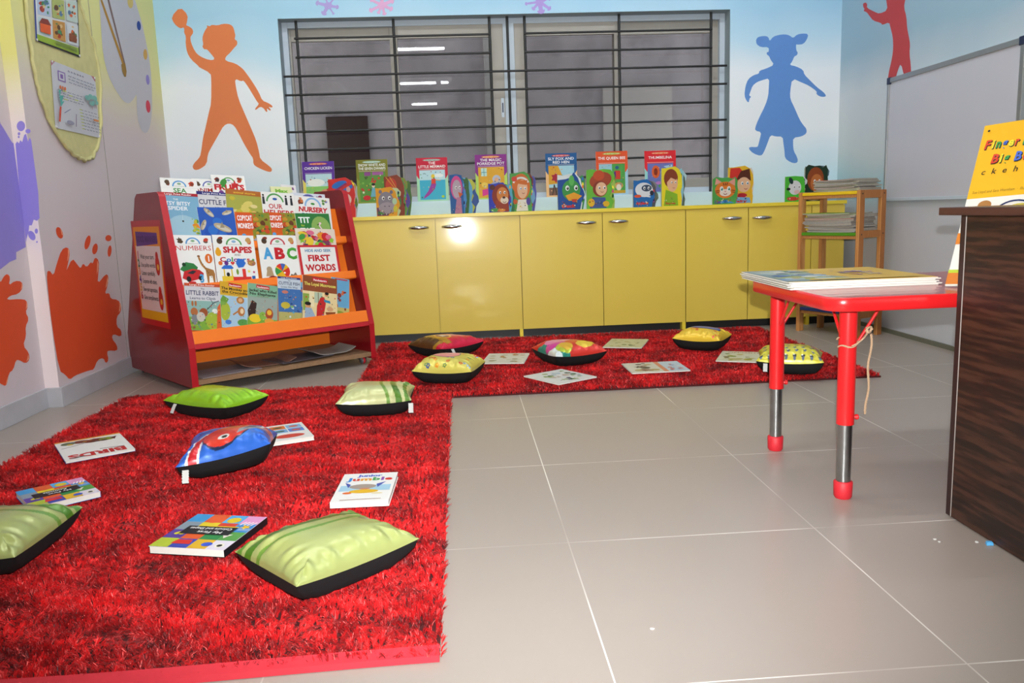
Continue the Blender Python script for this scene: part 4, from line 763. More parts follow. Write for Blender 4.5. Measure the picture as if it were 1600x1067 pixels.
# ================================================================ SHAPED BOARD BOOKS ON THE CABINETS
def outline(kind, A):
    if kind == 'head': r = [(1-.04, .0), (.98, .2), (.93, .36), (1., .55), (.98, .75), (.86, .92), (.66, 1.), (.4, .98), (.2, .96), (0, .96)]
    if kind == 'ear': r = [(.9, 0), (.96, .25), (1, .5), (.97, .68), (.98, .86), (.9, .98), (.76, .92), (.62, .97), (.4, .96), (.14, 1.), (0, .92)]
    if kind == 'hat': r = [(.86, 0), (.96, .18), (.82, .32), (.92, .5), (.86, .62), (.98, .72), (1., .84), (.86, .98), (.6, 1.), (.35, .97), (.2, 1.), (0, .98)]
    if kind == 'drop': r = [(.82, 0), (.88, .2), (1., .38), (.96, .5), (.84, .66), (.76, .84), (.6, 1.), (.48, .86), (.3, .82), (0, .8)]
    if kind == 'round': r = [(.86, 0), (.9, .2), (1., .34), (.98, .5), (.88, .66), (.84, .84), (.66, 1.), (.4, .98), (.2, .95), (0, .97)]
    if kind == 'plain': r = [(1, 0), (1, .5), (.98, .85), (.9, .97), (.5, 1.), (0, .98)]
    return [(0, 0)]+[(x, y*A) for x, y in r]
def shaped(label, x0, x1, yt, kind, bgc, fn, pagecols, y=YC+.035, fan=.1):
    xm = (x0+x1)/2; P0 = on(x0, 320, 1, y); P1 = on(x1, 320, 1, y); w = P1[0]-P0[0]; h = on(xm, yt, 1, y)[2]-ZW; A = h/w
    r = empty('board_book', label, 'book', M=frameM((P0[0]+w/2, y, ZW), (1, 0, 0), (0, 0, 1)), group='shaped board books standing on the yellow worktop')
    O = outline(kind, A); a = Art(A, bgc); fn(a, A); a.blobs(.06, .03, .74, A*.24, ['#c8402a', '#2a4a2a', '#e8c24a', '#3a3a5a', '#e8e0d0', '#7a3a2a'], 16, len(label), .012, .04); F = lambda x, y_, z: (x*w-w/2, y_*w, z)
    b = MB(); b.prism([F(x, y_, -.0022) for x, y_ in O], (0, 0, .0022), 'print_gloss', L('#f0ece4')); b.add([F(x, y_, .0002) for x, y_ in O], [tuple(range(len(O)))], 'print_gloss', tuple(q*.75 for q in L(bgc)[:3])); a.dark = .72; a.emit(b, F, 'print_gloss', bg=False); b.build('front_cover', r)
    for i, c in enumerate(pagecols):
        k = 1+fan*(i+1)/len(pagecols)*2.2; zo = -.006-.008*i; O2 = outline(['ear', 'head', 'hat', 'round'][(i+len(label)) % 4], A*(.97-.03*i)); b = MB()
        b.prism([(x*w*k-w/2, y_*w, zo) for x, y_ in O2], (0, 0, .0018), 'print_gloss', L('#e8e4dc'))
        b.add([(x*w*k-w/2, y_*w, zo+.0020) for x, y_ in O2], [tuple(range(len(O2)))], 'print_gloss', tuple(q*.7 for q in L(c)[:3]))
        c2 = [L(c)[j]*.45 for j in range(3)]; R_ = random.Random(len(label)*7+i)
        for q in range(5): yy = R_.uniform(.1, .8)*A*w; b.add([(w*k*.5-w*.12, yy, zo+.0022), (w*k*.5-w*.04, yy+.003, zo+.0022), (w*k*.5-w*.05, yy+.018, zo+.0022), (w*k*.5-w*.1, yy+.02, zo+.0022)], [(0, 1, 2, 3)], 'print_gloss', L(R_.choice(BRIGHT)))
        b.build('page', r)
    return r
def eyes(a, x, y, d, r, c='#2a1c18', w='#ffffff'):
    for s in (-1, 1): a.ell(x+s*d, y, r*1.2, r*1.6, w); a.ell(x+s*d+.01, y-.01, r*.75, r*.95, c); a.ell(x+s*d, y+.015, r*.22, r*.3, '#ffffff')
def smile(a, x, y, r, c='#8a1c22'): a.arc(x, y, r*.7, r, 200, 340, c)
def b_pig(a, A): a.ell(.55, A*.45, .3, .26, '#f0c8b8'); a.ell(.62, A*.32, .18, .13, '#e8a0a0'); a.ell(.57, A*.32, .03, .04, '#8a4a50'); a.ell(.68, A*.32, .03, .04, '#8a4a50'); eyes(a, .56, A*.5, .12, .04); a.ell(.42, A*.82, .3, .13, '#2f74c8', .3); a.poly([(.1, A*.55), (.9, A*.82), (.93, A*.74), (.2, A*.5)], '#2f74c8'); a.line([(.22, A*.66), (.7, A*.85)], .07, '#9a2a5a'); a.ell(.75, A*.7, .08, .11, '#e8b0a8'); a.ell(.5, A*.1, .3, .1, '#e8b82a')
def b_hippo(a, A): a.rect(.02, .02, .5, A*.3, '#6a3a5c'); a.ell(.2, A*.12, .16, .08, '#4f8a3a'); a.ell(.42, A*.5, .33, A*.34, '#8d8590'); a.ell(.45, A*.28, .36, A*.2, '#a89aa2'); a.ell(.2, A*.84, .07, .08, '#7a7280'); a.ell(.66, A*.82, .07, .08, '#7a7280'); eyes(a, .44, A*.62, .13, .05); a.ell(.36, A*.34, .03, .02, '#4a4048'); a.ell(.54, A*.34, .03, .02, '#4a4048'); a.arc(.46, A*.2, .16, .18, 200, 340, '#5a4a50'); a.ell(.78, A*.5, .1, .14, '#b8d8b0'); a.ell(.8, A*.24, .09, .14, '#d8c83a')
def b_bug(a, A): a.ell(.35, A*.75, .28, A*.18, '#c8402a'); a.line([(.1, A*.95), (.7, A*.55)], .03, '#e8a82a'); a.line([(.3, A*.95), (.8, A*.5)], .02, '#e8c84a'); a.ell(.62, A*.35, .2, A*.18, '#4f8a4a'); a.ell(.5, A*.15, .2, .1, '#c8b83a')
def b_bird(a, A): a.ell(.5, A*.66, .44, A*.3, '#d84a90'); a.ell(.52, A*.62, .34, A*.24, '#b9a9b4'); eyes(a, .6, A*.66, .14, .07); a.poly([(.6, A*.55), (.95, A*.5), (.7, A*.4)], '#d8602a'); a.poly([(.3, .02), (.85, .02), (.8, A*.4), (.5, A*.42)], '#b87a9a')
def b_lion(a, A): a.ell(.55, A*.55, .4, A*.4, '#8a2f1c'); a.poly([(.3, .02), (.9, .02), (.86, A*.4), (.3, A*.4)], '#9a3a20'); a.ell(.18, A*.84, .12, .12, '#5a2a1c'); a.ell(.62, A*.58, .26, A*.26, '#d8843a'); a.ell(.7, A*.4, .18, A*.12, '#f0e0c8'); a.ell(.68, A*.49, .07, .05, '#3a1c18'); eyes(a, .62, A*.66, .1, .04); smile(a, .7, A*.38, .09, '#6a1c20'); a.ell(.25, .1, .2, .08, '#4f9a4a'); a.ell(.55, .08, .18, .07, '#e0903a')
def b_girl(a, A): a.ell(.5, A*.62, .42, A*.33, '#d8702a'); a.arc(.5, A*.6, .36, .44, 30, 150, '#e8ece8', ys=1.1); a.ell(.56, A*.56, .24, A*.24, '#f0c09a'); a.poly([(.3, A*.78), (.8, A*.78), (.75, A*.66), (.35, A*.7)], '#d8702a'); eyes(a, .58, A*.58, .1, .04, '#3a7ab0'); smile(a, .6, A*.48, .07); a.ell(.2, A*.82, .13, .12, '#d84a3a'); a.poly([(.25, .02), (.8, .02), (.75, A*.3), (.35, A*.3)], '#f0e8dc'); a.ell(.82, A*.25, .1, .18, '#5a4aa0'); a.ell(.22, A*.25, .1, .12, '#d8602a')
def b_duck(a, A): a.ell(.5, A*.52, .34, A*.28, '#3f9a4a'); a.ell(.52, A*.78, .1, A*.14, '#5fb85a'); eyes(a, .52, A*.58, .16, .06); a.poly([(.28, A*.38), (.6, A*.46), (.9, A*.36), (.7, A*.24), (.4, A*.24)], '#f0a82a'); a.poly([(.5, A*.28), (.72, A*.28), (.66, A*.2), (.54, A*.2)], '#c8402a'); a.text('Duck', .4, A*.06, .12, '#d8342a', .5, .05, .1)
def b_hatgirl(a, A): a.ell(.5, A*.72, .4, A*.2, '#a8482a', .25); a.ell(.44, A*.84, .2, A*.13, '#c8502a'); a.ell(.48, A*.5, .26, A*.2, '#8a3a2a'); a.ell(.52, A*.5, .2, A*.17, '#f0c098'); eyes(a, .54, A*.53, .09, .035); smile(a, .55, A*.45, .06); a.poly([(.1, .02), (.7, .02), (.66, A*.28), (.2, A*.3)], '#3f5a9a'); a.ell(.16, A*.16, .12, .14, '#e8b82a'); a.ell(.68, A*.12, .12, .1, '#e8b82a')
def b_plane(a, A): a.ell(.5, A*.62, .42, A*.26, '#e8ecf0', -.1); a.ell(.2, A*.4, .17, .07, '#e0542a'); a.ell(.62, A*.68, .24, A*.12, '#3a4a60'); eyes(a, .62, A*.68, .1, .045); a.ell(.86, A*.5, .09, .12, '#2a3040'); a.line([(.5, A*.4), (.8, A*.36)], .05, '#f0f0f0'); a.text('Airplane', .4, A*.1, .12, '#d8342a', .6, .05, .1)
def b_boy(a, A): a.ell(.45, A*.7, .34, A*.24, '#8a3f22'); a.ell(.52, A*.58, .26, A*.22, '#f0bc92'); a.poly([(.16, A*.72), (.5, A*.9), (.8, A*.74), (.7, A*.66), (.45, A*.72), (.22, A*.58)], '#8a3f22'); eyes(a, .58, A*.6, .09, .035, '#3a5a3a'); smile(a, .58, A*.48, .06); a.poly([(.1, .02), (.8, .02), (.76, A*.3), (.5, A*.36), (.2, A*.42)], '#8ab82a'); a.text('Stories', .42, A*.05, .1, '#c4302a', .5, .04, .1)
def b_cat(a, A): a.ell(.5, A*.52, .4, A*.3, '#e8802a'); a.poly([(.1, A*.7), (.14, A*.96), (.36, A*.8)], '#e8a090'); a.poly([(.62, A*.8), (.88, A*.94), (.88, A*.66)], '#e8a090'); a.ell(.5, A*.42, .22, A*.13, '#f8e8d8'); eyes(a, .5, A*.56, .14, .06, '#3a8a7a'); a.poly([(.46, A*.48), (.54, A*.48), (.5, A*.44)], '#c84a5a'); smile(a, .5, A*.42, .08)
def b_cat2(a, A):
    b_cat(a, A)
    for x in (-.08, 0, .08): a.line([(.5+x, A*.78), (.5+x*.7, A*.68)], .03, '#3a2018')
    for s in (-1, 1):
        for q in (0, .07): a.line([(.5+s*.24, A*.44+q), (.5+s*.38, A*.42+q)], .022, '#3a2018')
    a.poly([(.2, .04), (.45, A*.16), (.45, A*.04)], '#4a9ad8'); a.poly([(.85, .04), (.55, A*.16), (.55, A*.04)], '#4a9ad8'); a.ell(.5, A*.1, .06, .06, '#2a6ab0'); a.text('Cat', .2, A*.04, .12, '#6a3f9a', .24, .04)
def b_redhat(a, A): a.poly([(.04, A*.5), (.1, A*.94), (.45, A*.95), (.62, A*.82), (.4, A*.62)], '#d8342a'); a.poly([(.3, A*.6), (.5, A*.86), (.84, A*.92), (.9, A*.6), (.6, A*.7)], '#5a2a1c'); a.ell(.62, A*.5, .26, A*.2, '#f0c098'); eyes(a, .66, A*.54, .1, .04, '#3a6a8a'); smile(a, .7, A*.42, .07); a.ell(.55, A*.22, .2, .09, '#b82430'); a.poly([(.2, .03), (.9, .03), (.85, A*.16), (.3, A*.18)], '#7ab0e0'); a.text('Fairy', .5, A*.04, .09, '#d8342a', .5, .04)
def b_goat(a, A): a.ell(.5, A*.55, .32, A*.28, '#e8e8ec'); a.ell(.3, A*.82, .1, A*.14, '#1c3a3a', .4); a.ell(.18, A*.5, .1, .07, '#1c1c20'); eyes(a, .58, A*.58, .12, .04); a.ell(.6, A*.38, .14, .1, '#f0c8c8'); a.ell(.4, A*.12, .3, .1, '#d84a3a')
def b_brown(a, A): a.ell(.45, A*.6, .36, A*.33, '#9a4a22'); a.ell(.5, A*.5, .26, A*.24, '#c8743a'); a.ell(.82, A*.45, .12, .14, '#2f5a3a'); eyes(a, .52, A*.55, .1, .04); a.ell(.4, .1, .3, .08, '#e8c8a0')
shaped('board book of a pig in a blue hat beside the red rack', 515, 556, 277, 'head', '#d8302a', b_pig, ['#e8b0b0', '#c8a83a', '#6a8a3a', '#c8c8d0'], fan=.04)
shaped('board book of a grey hippo with a small green bird', 588, 625, 292, 'round', '#e8a01e', b_hippo, ['#c8d8a0'], y=YC+.022, fan=.03)
shaped('red-brown and green board book standing behind the hippo book', 602, 633, 273, 'head', '#8a3a20', b_bug, ['#5a9a4a', '#8a9a3a', '#5a4aa0', '#4f7a3a'], y=YC+.05, fan=.16)
shaped('narrow blue board book of a pink bird with pages fanned out', 704, 725, 272, 'plain', '#1f5a9a', b_bird, ['#4a90d0', '#3a6a3a', '#6ab0d8', '#c8c84a', '#3a5aa0'], fan=.52)
shaped('board book of a brown-maned lion', 764, 799, 285, 'round', '#2a3ab0', b_lion, ['#5ab0c8', '#2f7a4a'], y=YC+.025, fan=.08)
shaped('board book of a red-haired girl with a white hair band', 798, 832, 268, 'head', '#4fa04a', b_girl, ['#7a3a22', '#7ab0d8', '#5a5ab0'], y=YC+.05, fan=.1)
shaped('blue board book of a green duck', 872, 914, 269, 'drop', '#1f4f9a', b_duck, ['#e8f0f0', '#3f9a5a'], fan=.02)
shaped('green board book of a girl in a brown hat', 917, 961, 264, 'hat', '#6ab83a', b_hatgirl, ['#a8c85a', '#6a8a3a'], fan=.02)
shaped('blue board book of a white airplane with eyes', 990, 1023, 280, 'round', '#1f6ab0', b_plane, ['#5a5a60', '#8a8a8a', '#6a7a6a'], y=YC+.028, fan=.1)
shaped('yellow board book of a brown-haired boy in green', 1034, 1066, 260, 'head', '#efdc2a', b_boy, ['#9ad0dc', '#5a6a5a', '#b8d8dc'], y=YC+.05, fan=.12)
shaped('board book of an orange striped cat with a blue bow', 1113, 1153, 276, 'ear', '#4fa04a', b_cat2, ['#e0703a'], y=YC+.022, fan=.01)
shaped('board book of a smiling boy in a red hat behind the cat book', 1137, 1177, 259, 'head', '#e8b82a', b_redhat, ['#f0e8e0'], y=YC+.05, fan=.01)
shaped('green board book of a white goat beside the magazine stand', 1226, 1257, 275, 'plain', '#4fc03a', b_goat, ['#e8e8ec'], y=YC+.022, fan=.06)
shaped('tall brown board book behind the magazines on the wooden stand', 1257, 1293, 257, 'ear', '#1f3a2a', b_brown, ['#5a7a8a', '#4f6a3a'], y=YC+.06, fan=.05)
# ================================================================ WOODEN MAGAZINE STAND
SL, SN, SR = [np.array(p) for p in ((2.395, 3.560, 0), (2.588, 3.188, 0), (2.795, 3.295, 0))]
sx_ = SN-SL; sw = float(np.linalg.norm(sx_)); ex = sx_/sw; ey = np.array([-ex[1], ex[0], 0]); sd = float((SR-SN)@ey)
zS = on(1337, 297, 1, SN[1])[2]; SM = frameM(tuple(SL), tuple(ex), tuple(ey))
st = empty('magazine_stand', 'narrow beech wood stand with yellow, green and blue shelves', 'magazine stand', M=SM)
zsh = [on(1290, p, 1, (SL[1]+SN[1])/2)[2] for p in (302.5, 366, 486)]
for nm, xx in (('side_frame', 0), ('side_frame', sw-.024)):
    b = MB()
    for (u0, u1) in ((0, .042), (sd-.042, sd)): b.box(xx, xx+.024, u0, u1, 0, zS, 'beech')
    for z_ in (zS-.045, zsh[1]-.022, zsh[2]-.03): b.box(xx+.001, xx+.023, .042, sd-.042, z_, z_+.04 if z_ != zS-.045 else zS, 'beech')
    f = b.build(nm, st, bevel=.003)
    for u in (.021, sd-.021):
        for z_ in (zS-.02, zsh[1]-.002):
            b = MB(); b.lathe((xx+.024 if xx else -.0005, u, z_), [(.0045, -.001), (.0045, .001)], 10, 'walnut_edge', axis='X'); b.build('screw', f)
for z_, mt, nm in zip(zsh, ('yellow_shelf', 'green_shelf', 'blue_shelf'), ('yellow shelf', 'green shelf', 'blue shelf')):
    b = MB(); b.box(.0245, sw-.0245, .004, sd-.004, z_-.009, z_+.009, mt); b.box(.0245, sw-.0245, .012, .03, z_-.028, z_-.0095, 'beech'); o = b.build('shelf', st, bevel=.002); o['label'] = nm
def magazine(M, w, d, t, edge, cover, lab, grp, bend=0, art=None, nm='magazine', cat='magazine', droop=None):
    b = MB(); n_ = 8
    f = droop or (lambda x: bend*(abs(x)/(w/2))**3)
    for k in range(n_):
        x0, x1 = -w/2+w*k/n_, -w/2+w*(k+1)/n_; za, zb_ = f(x0), f(x1)
        b.hexa([(x0, -d/2, za), (x1, -d/2, zb_), (x1, d/2, zb_), (x0, d/2, za)], [(x0, -d/2, za+t*.9), (x1, -d/2, zb_+t*.9), (x1, d/2, zb_+t*.9), (x0, d/2, za+t*.9)], edge)
        b.add([(x0, -d/2, za+t), (x1, -d/2, zb_+t), (x1, d/2, zb_+t), (x0, d/2, za+t)], [(0, 1, 2, 3)], 'print_gloss', L(cover))
        b.add([(x0, -d/2-.0003, za+t*.82), (x1, -d/2-.0003, zb_+t*.82), (x1, -d/2-.0003, zb_+t), (x0, -d/2-.0003, za+t)], [(0, 1, 2, 3)], 'print_gloss', L(cover))
    if art: art(b, f, t)
    o = b.build(nm, M=M); tag(o, lab, cat, grp); return o
MC = ['#8fb04a', '#b8ae9a', '#c8a0a0', '#7f9a5a', '#a8a4a0', '#9aa8b8', '#c8b88a', '#8a8880', '#b8503a', '#6a7a8a', '#7aa83a', '#a89a90']
R_ = random.Random(5)
for k in range(9):
    M = SM @ Matrix.Translation((sw/2+.03+R_.uniform(-.012, .012), sd/2+R_.uniform(-.01, .01), zsh[0]+.0095+.0072*k)) @ Matrix.Rotation(R_.uniform(-.05, .05), 4, 'Z')
    magazine(M, .30-.02*(k % 3), .205, .0066, 'paper_grey', MC[k % 12], 'worn magazine in the pile on top of the wooden stand' if k < 8 else 'topmost worn magazine of the pile on top of the wooden stand', 'magazines piled on top of the wooden stand', .004)
for k in range(14):
    M = SM @ Matrix.Translation((sw/2+R_.uniform(-.02, .02), sd/2-.004+R_.uniform(-.008, .008), zsh[1]+.0095+.0078*k)) @ Matrix.Rotation(R_.uniform(-.05, .05), 4, 'Z')
    magazine(M, .33, .2, .0072, 'paper_grey', (['#8f98a8', '#a8a09a', '#7a808c', '#b0a8a4']*2+['#c89a9a', '#d8705a', '#8ab05a', '#c8b8a0', '#9ac04a', '#8fc03a'])[k], 'worn magazine in the thick pile on the green shelf' if k < 13 else 'top magazine with green cover of the thick pile on the green shelf', 'magazines piled on the green shelf', .002)
for k in range(3):
    M = SM @ Matrix.Translation((sw/2-.01*k, sd/2, zsh[2]+.0095+.0062*k)) @ Matrix.Rotation(.04*k, 4, 'Z')
    magazine(M, .3, .2, .0056, 'paper_grey', MC[k+3], 'thin magazine lying on the low blue shelf', 'magazines on the blue shelf', 0)
# ================================================================ RED TABLE
TX0, TX1, TY0, TY1, TZ0, TZ1 = 1.275, 2.42, .70, 1.285, .510, .545
tb = empty('play_table', 'low red table with chrome-footed adjustable legs beside the dark desk', 'table', (1.35, .95, 0)); TO = tuple(tb.location)
def tch(b, name, par=tb, bevel=0, lab=None):
    o = b.build(name, par, bevel=bevel, origin=TO); o.location = (0, 0, 0)
    if lab: o['label'] = lab
    return o
def rrect(x0, x1, y0, y1, r, n=6):
    P = []
    for cx, cy, a in ((x1-r, y1-r, 0), (x0+r, y1-r, 90), (x0+r, y0+r, 180), (x1-r, y0+r, 270)):
        for i in range(n+1): t = math.radians(a+90*i/n); P.append((cx+r*math.cos(t), cy+r*math.sin(t)))
    return P
b = MB(); P = rrect(TX0, TX1, TY0, TY1, .055, 8); n = len(P)
lv = [(-.004, TZ0), (0, TZ0+.004), (0, TZ1-.005), (-.002, TZ1-.0015), (-.0065, TZ1)]
def ins_(P, k):
    cx, cy = (TX0+TX1)/2, (TY0+TY1)/2
    return [(cx+(x-cx)*(1+k/(TX1-cx)), cy+(y-cy)*(1+k/(TY1-cy))) for x, y in P]
V = [(x, y, z) for k, z in lv for x, y in ins_(P, k)]; F_ = [(i*n+j, i*n+(j+1) % n, (i+1)*n+(j+1) % n, (i+1)*n+j) for i in range(len(lv)-1) for j in range(n)]
b.add(V, F_, 'table_red', smooth=True); b.add(V[:n], [tuple(range(n))[::-1]], 'table_red'); b.add(V[-n:], [tuple(range(n))], 'table_top_red'); tch(b, 'tabletop', lab='red laminate top with glossy rounded edge')
for (lx, ly), (bx, by) in (((1.362, .79), (1, 1)), ((1.352, 1.232), (1, -1)), ((2.33, .79), (-1, 1)), ((2.33, 1.232), (-1, -1))):
    b = MB(); b.lathe((lx, ly, 0), [(.0225, .202), (.0225, TZ0)], 20, 'table_red'); lg = tch(b, 'leg')
    b = MB(); b.lathe((lx, ly, 0), [(.0185, .045), (.0185, .205)], 20, 'galvanised'); tch(b, 'inner_tube', lg, lab='chrome inner tube')
    b = MB(); b.lathe((lx, ly, 0), [(.020, 0), (.0235, .006), (.0245, .044), (.021, .047)], 20, 'rubber_red'); tch(b, 'foot_cap', lg)
    b = MB(); b.lathe((lx, ly, .219), [(.005, .02), (.005, .027), (.008, .028), (.007, .034)], 12, 'table_red', axis='X'); tch(b, 'locking_screw', lg)
    b = MB(); b.tube([(lx+.018*bx, ly, .405), (lx+.085*bx, ly, TZ0)], .0042, 8, 'table_red'); tch(b, 'brace', lg)
    b = MB(); b.tube([(lx, ly+.018*by, .405), (lx, ly+.1*by, TZ0)], .0042, 8, 'table_red'); tch(b, 'brace', lg)
# big booklets in a pile on the table
def bigcover(b, f, t):
    A_ = Art(.95, '#d9b04a'); a = A_
    a.poly([(0, 0), (.55, 0), (.42, .4), (.3, .95), (0, .95)], '#8a9a9a'); a.poly([(0, .1), (.3, .2), (.45, .45), (.1, .5)], '#7a94b8'); a.poly([(.1, .55), (.4, .6), (.35, .9), (.02, .85)], '#b8bca8'); a.poly([(.0, .3), (.2, .42), (.35, .3), (.5, .1), (.3, .02)], '#a8aa5a')
    a.blobs(.02, .03, .45, .9, ['#4a6a9a', '#b8c8c8', '#6a8a4a', '#c8a85a', '#e0dccc', '#5a6a7a'], 24, 3, .03, .09); a.blobs(.5, .3, .85, .7, ['#b8605a', '#7a7a9a', '#c8b0a0', '#9a6a8a', '#d8c8a0'], 22, 5, .02, .06); a.poly([(.15, .02), (.9, .02), (.92, .09), (.2, .1)], '#e0bc5a')
    a.emit(b, lambda x, y, z: ((x-.5)*.412, (y-.475)*.40, t+z+f((x-.5)*.412)), 'print_gloss')
dr = lambda x: -.030*max(0, (-x-.06)/.145)**2 if x < -.06 else 0
for k in range(7):
    dk = 1.0; zz = TZ1+.0004+.0031*k
    M = Matrix.Translation((1.475+(-.004, .004, -.007, -.002, -.010, .001, -.006)[k], 1.118+(.0, -.004, .003, 0, .004, -.002, 0)[k], zz)) @ Matrix.Rotation((.0, .006, -.008, .004, -.005, .008, .0)[k]-.02, 4, 'Z')
    cc = ['#e8e4dc', '#e0ddd4', '#ece8e0', '#d8d4cc', '#e6e2da', '#dcd8d0', '#d9b04a'][k]
    magazine(M, .412, .40, .0028, 'paper_white', cc, ['large white-edged booklet at the bottom of the pile on the red table', 'second booklet from the bottom of the pile on the red table', 'third booklet from the bottom of the pile on the red table', 'middle booklet of the pile on the red table', 'third booklet from the top of the pile on the red table', 'second booklet from the top of the pile on the red table', 'top booklet with yellow picture cover of the pile on the red table'][k], 'large booklets piled on the red table', art=bigcover if k == 6 else None, nm='booklet', cat='booklet', droop=(lambda x: 0))
# big book standing as a tent on the red table behind the desk
BP = np.array([1.6543, .8514, TZ1+.002]); t_ = math.radians(30); r0 = np.array([math.sin(t_), -math.cos(t_), 0]); bk = np.array([math.cos(t_), math.sin(t_), 0]); U0 = math.sin(math.radians(28))*bk+np.array([0, 0, math.cos(math.radians(28))]); k_ = math.radians(4)
BR_, BU = r0*math.cos(k_)+U0*math.sin(k_), U0*math.cos(k_)-r0*math.sin(k_); BW, BH = .232, .48
a = Art(BH/BW, '#efb61c'); A = a.A
a.rect(0, 0, 1, 1.10, '#ece8e0')
def multi(t, x, y, h, ws, cols):
    for ps in (0, 1):
        x_ = x
        for ch, w_, c in zip(t, ws, cols):
            if ps == 0: a.text(ch, x_+w_/2+.008, y-.011, h, '#14141a', w_+.006, .045, .14)
            else: a.text(ch, x_+w_/2, y, h, c, w_, .03, .14)
            x_ += w_+.013
CY_ = ['#3f9a4a', '#d8442a', '#4a6ac8', '#efe03a', '#3f9a4a', '#d8442a', '#4a6ac8']
multi('Finger', .055, 1.747, .115, (.07, .03, .055, .058, .055, .045), ['#d8442a', '#e8dc3a', '#3f9a4a', '#4a6ac8', '#efe03a', '#d8442a']); multi('Phonics', .47, 1.747, .115, (.07, .055, .06, .06, .028, .055, .055), CY_); multi('Big', .17, 1.545, .115, (.08, .03, .06), ['#d8442a', '#efe03a', '#3f9a4a']); multi('Book', .42, 1.545, .115, (.075, .065, .065, .06), ['#4a6ac8', '#d8442a', '#efe03a', '#3f9a4a']); multi('3', .74, 1.545, .115, (.065,), ['#d8442a'])
for i, ch in enumerate('ckehrmd'): a.text(ch, .12+.115*i, 1.40, .075, '#2a2414', None, .01, .15)
a.text('Sue Lloyd and Sara Wernham  ·  Illustrated by Lib Stephen', .05, 1.16, .035, '#6a5a1a', .9, .0, .15, al='l')
a.ell(.22, 1.0, .075, .06, '#a8743c'); a.arc(.55, .86, .2, .225, 20, 170, '#1c2a5a', ys=.8); a.ell(.6, .9, .15, .09, '#c8b84a'); a.rect(0, .52, 1, .66, '#d8802a'); a.rect(0, 0, 1, .16, '#d07a30'); a.rect(0, .0, 1, .02, '#d8dcd0'); a.rect(0, .16, 1, .2, '#b8cc3a'); a.blobs(.04, .25, .4, .5, ['#7a3f8a', '#c4303a', '#3f6ab0', '#5a4a40'], 12, 3, .02, .05); a.blobs(.5, .25, .95, .5, BRIGHT, 10, 4, .03, .06)
a.ell(.07, 1.98, .014, .014, '#2a2a20')
bb = empty('big_book', 'tall yellow Finger Phonics big book standing open behind the dark desk', 'book', M=frameM(tuple(BP+BR_*BW/2), tuple(BR_), tuple(BU)))
b = MB(); b.box(-BW/2, BW/2, 0, BH, -.0025, 0, 'print_gloss', L('#ece8e0')); a.emit(b, lambda x, y, z: (x*BW-BW/2, y*BW, z), 'print_gloss'); b.build('front_cover', bb)
b = MB(); b.box(-BW/2+.004, BW/2-.004, .004, BH-.002, -.009, -.003, 'paper_white'); b.build('pages', bb)
# the back half leans the other way and props it up
hz = (BP+BU*BH)[2]-TZ1; ang = math.radians(54)
b = MB(); b.box(-BW/2, BW/2, -hz/math.cos(math.radians(26))*.985, 0, -.004, 0, 'print_gloss', L('#efb61c')); o = b.build('back_cover', bb); o.matrix_basis = Matrix.Translation((0, BH, -.010)) @ Matrix.Rotation(ang, 4, 'X')
# twine round the front leg
lx, ly = 1.362, .79; R_ = random.Random(3); K = np.array([lx+.055, ly-.006, .462-.01])
pts = []
for i in range(26):
    t = i/25*2*PI*1.02; pts.append((lx-.0255*math.cos(t), ly-.0255*math.sin(t), .408+.024*(i/25)+.004*math.sin(3*t)))
loop = pts; lead = [(lx+.0, ly-.026, .414), (lx+.012, ly-.029, .420), (lx+.03, ly-.024, .432), (lx+.044, ly-.012, .440), (lx+.052, ly-.004, .447)]
knot = [(lx+.054+.008*math.cos(q), ly-.004+.006*math.sin(q*1.3), .450+.008*math.sin(q)) for q in [i*.6 for i in range(20)]]
hang = [(lx+.056+.003*math.sin(i*.7)-.0008*i*.5, ly-.012, .440-i*.0125) for i in range(18)]
def braid(mb, P, r=.0021):
    P = [Vector(p) for p in P]; Q = []
    for i in range(len(P)-1):
        for j in range(6): Q.append(P[i].lerp(P[i+1], j/6))
    for ph in (0, PI*2/3, PI*4/3):
        mb.tube([tuple(q+Vector((math.cos(i*.55+ph)*r*.8, math.sin(i*.55+ph)*r*.8, math.cos(i*.55+ph)*r*.3))) for i, q in enumerate(Q)], r*.75, 5, 'twine_jute')
b = MB(); braid(b, loop); braid(b, lead); braid(b, knot, .0024); braid(b, hang)
for i in range(60):
    k = R_.choice(hang); v = Vector((R_.uniform(-1, 1), R_.uniform(-1, 1), R_.uniform(-1, 1)))*.006; b.tube([k, tuple(Vector(k)+v)], .0003, 3, 'twine_jute', cap=False)
tag(b.build('twine'), 'frayed brown jute twine knotted round the front leg of the red table', 'twine')
# ================================================================ DARK DESK
dk = empty('desk', 'dark walnut-patterned desk cropped by the right edge of the photo', 'desk', (1.56, .3, 0)); DO = tuple(dk.location)
def dch(b, name, bevel=.0015, lab=None):
    o = b.build(name, dk, bevel=bevel, origin=DO); o.location = (0, 0, 0)
    if lab: o['label'] = lab
DZ = on(1500, 325, 0, 1.5)[2]
DZ = .757
b = MB(); b.box(1.503, 2.75, -.10, .648, DZ-.018, DZ, 'walnut_top'); dch(b, 'desktop')
b = MB(); b.box(1.549, 1.567, -.08, .611, .004, DZ-.0185, 'walnut'); dch(b, 'side_panel')
b = MB(); b.box(1.5485, 1.567, .6135, .632, .004, DZ-.0185, 'walnut_edge'); b.box(1.567, 2.69, .6135, .632, .004, DZ-.0185, 'walnut'); dch(b, 'back_panel')
b = MB(); b.box(1.5487, 1.56, .6112, .6133, .004, DZ-.0185, 'seam_white'); dch(b, 'edge_seam', 0, 'pale seam between the panels')
b = MB(); b.box(2.69, 2.708, -.08, .632, .004, DZ-.0185, 'walnut'); dch(b, 'side_panel')
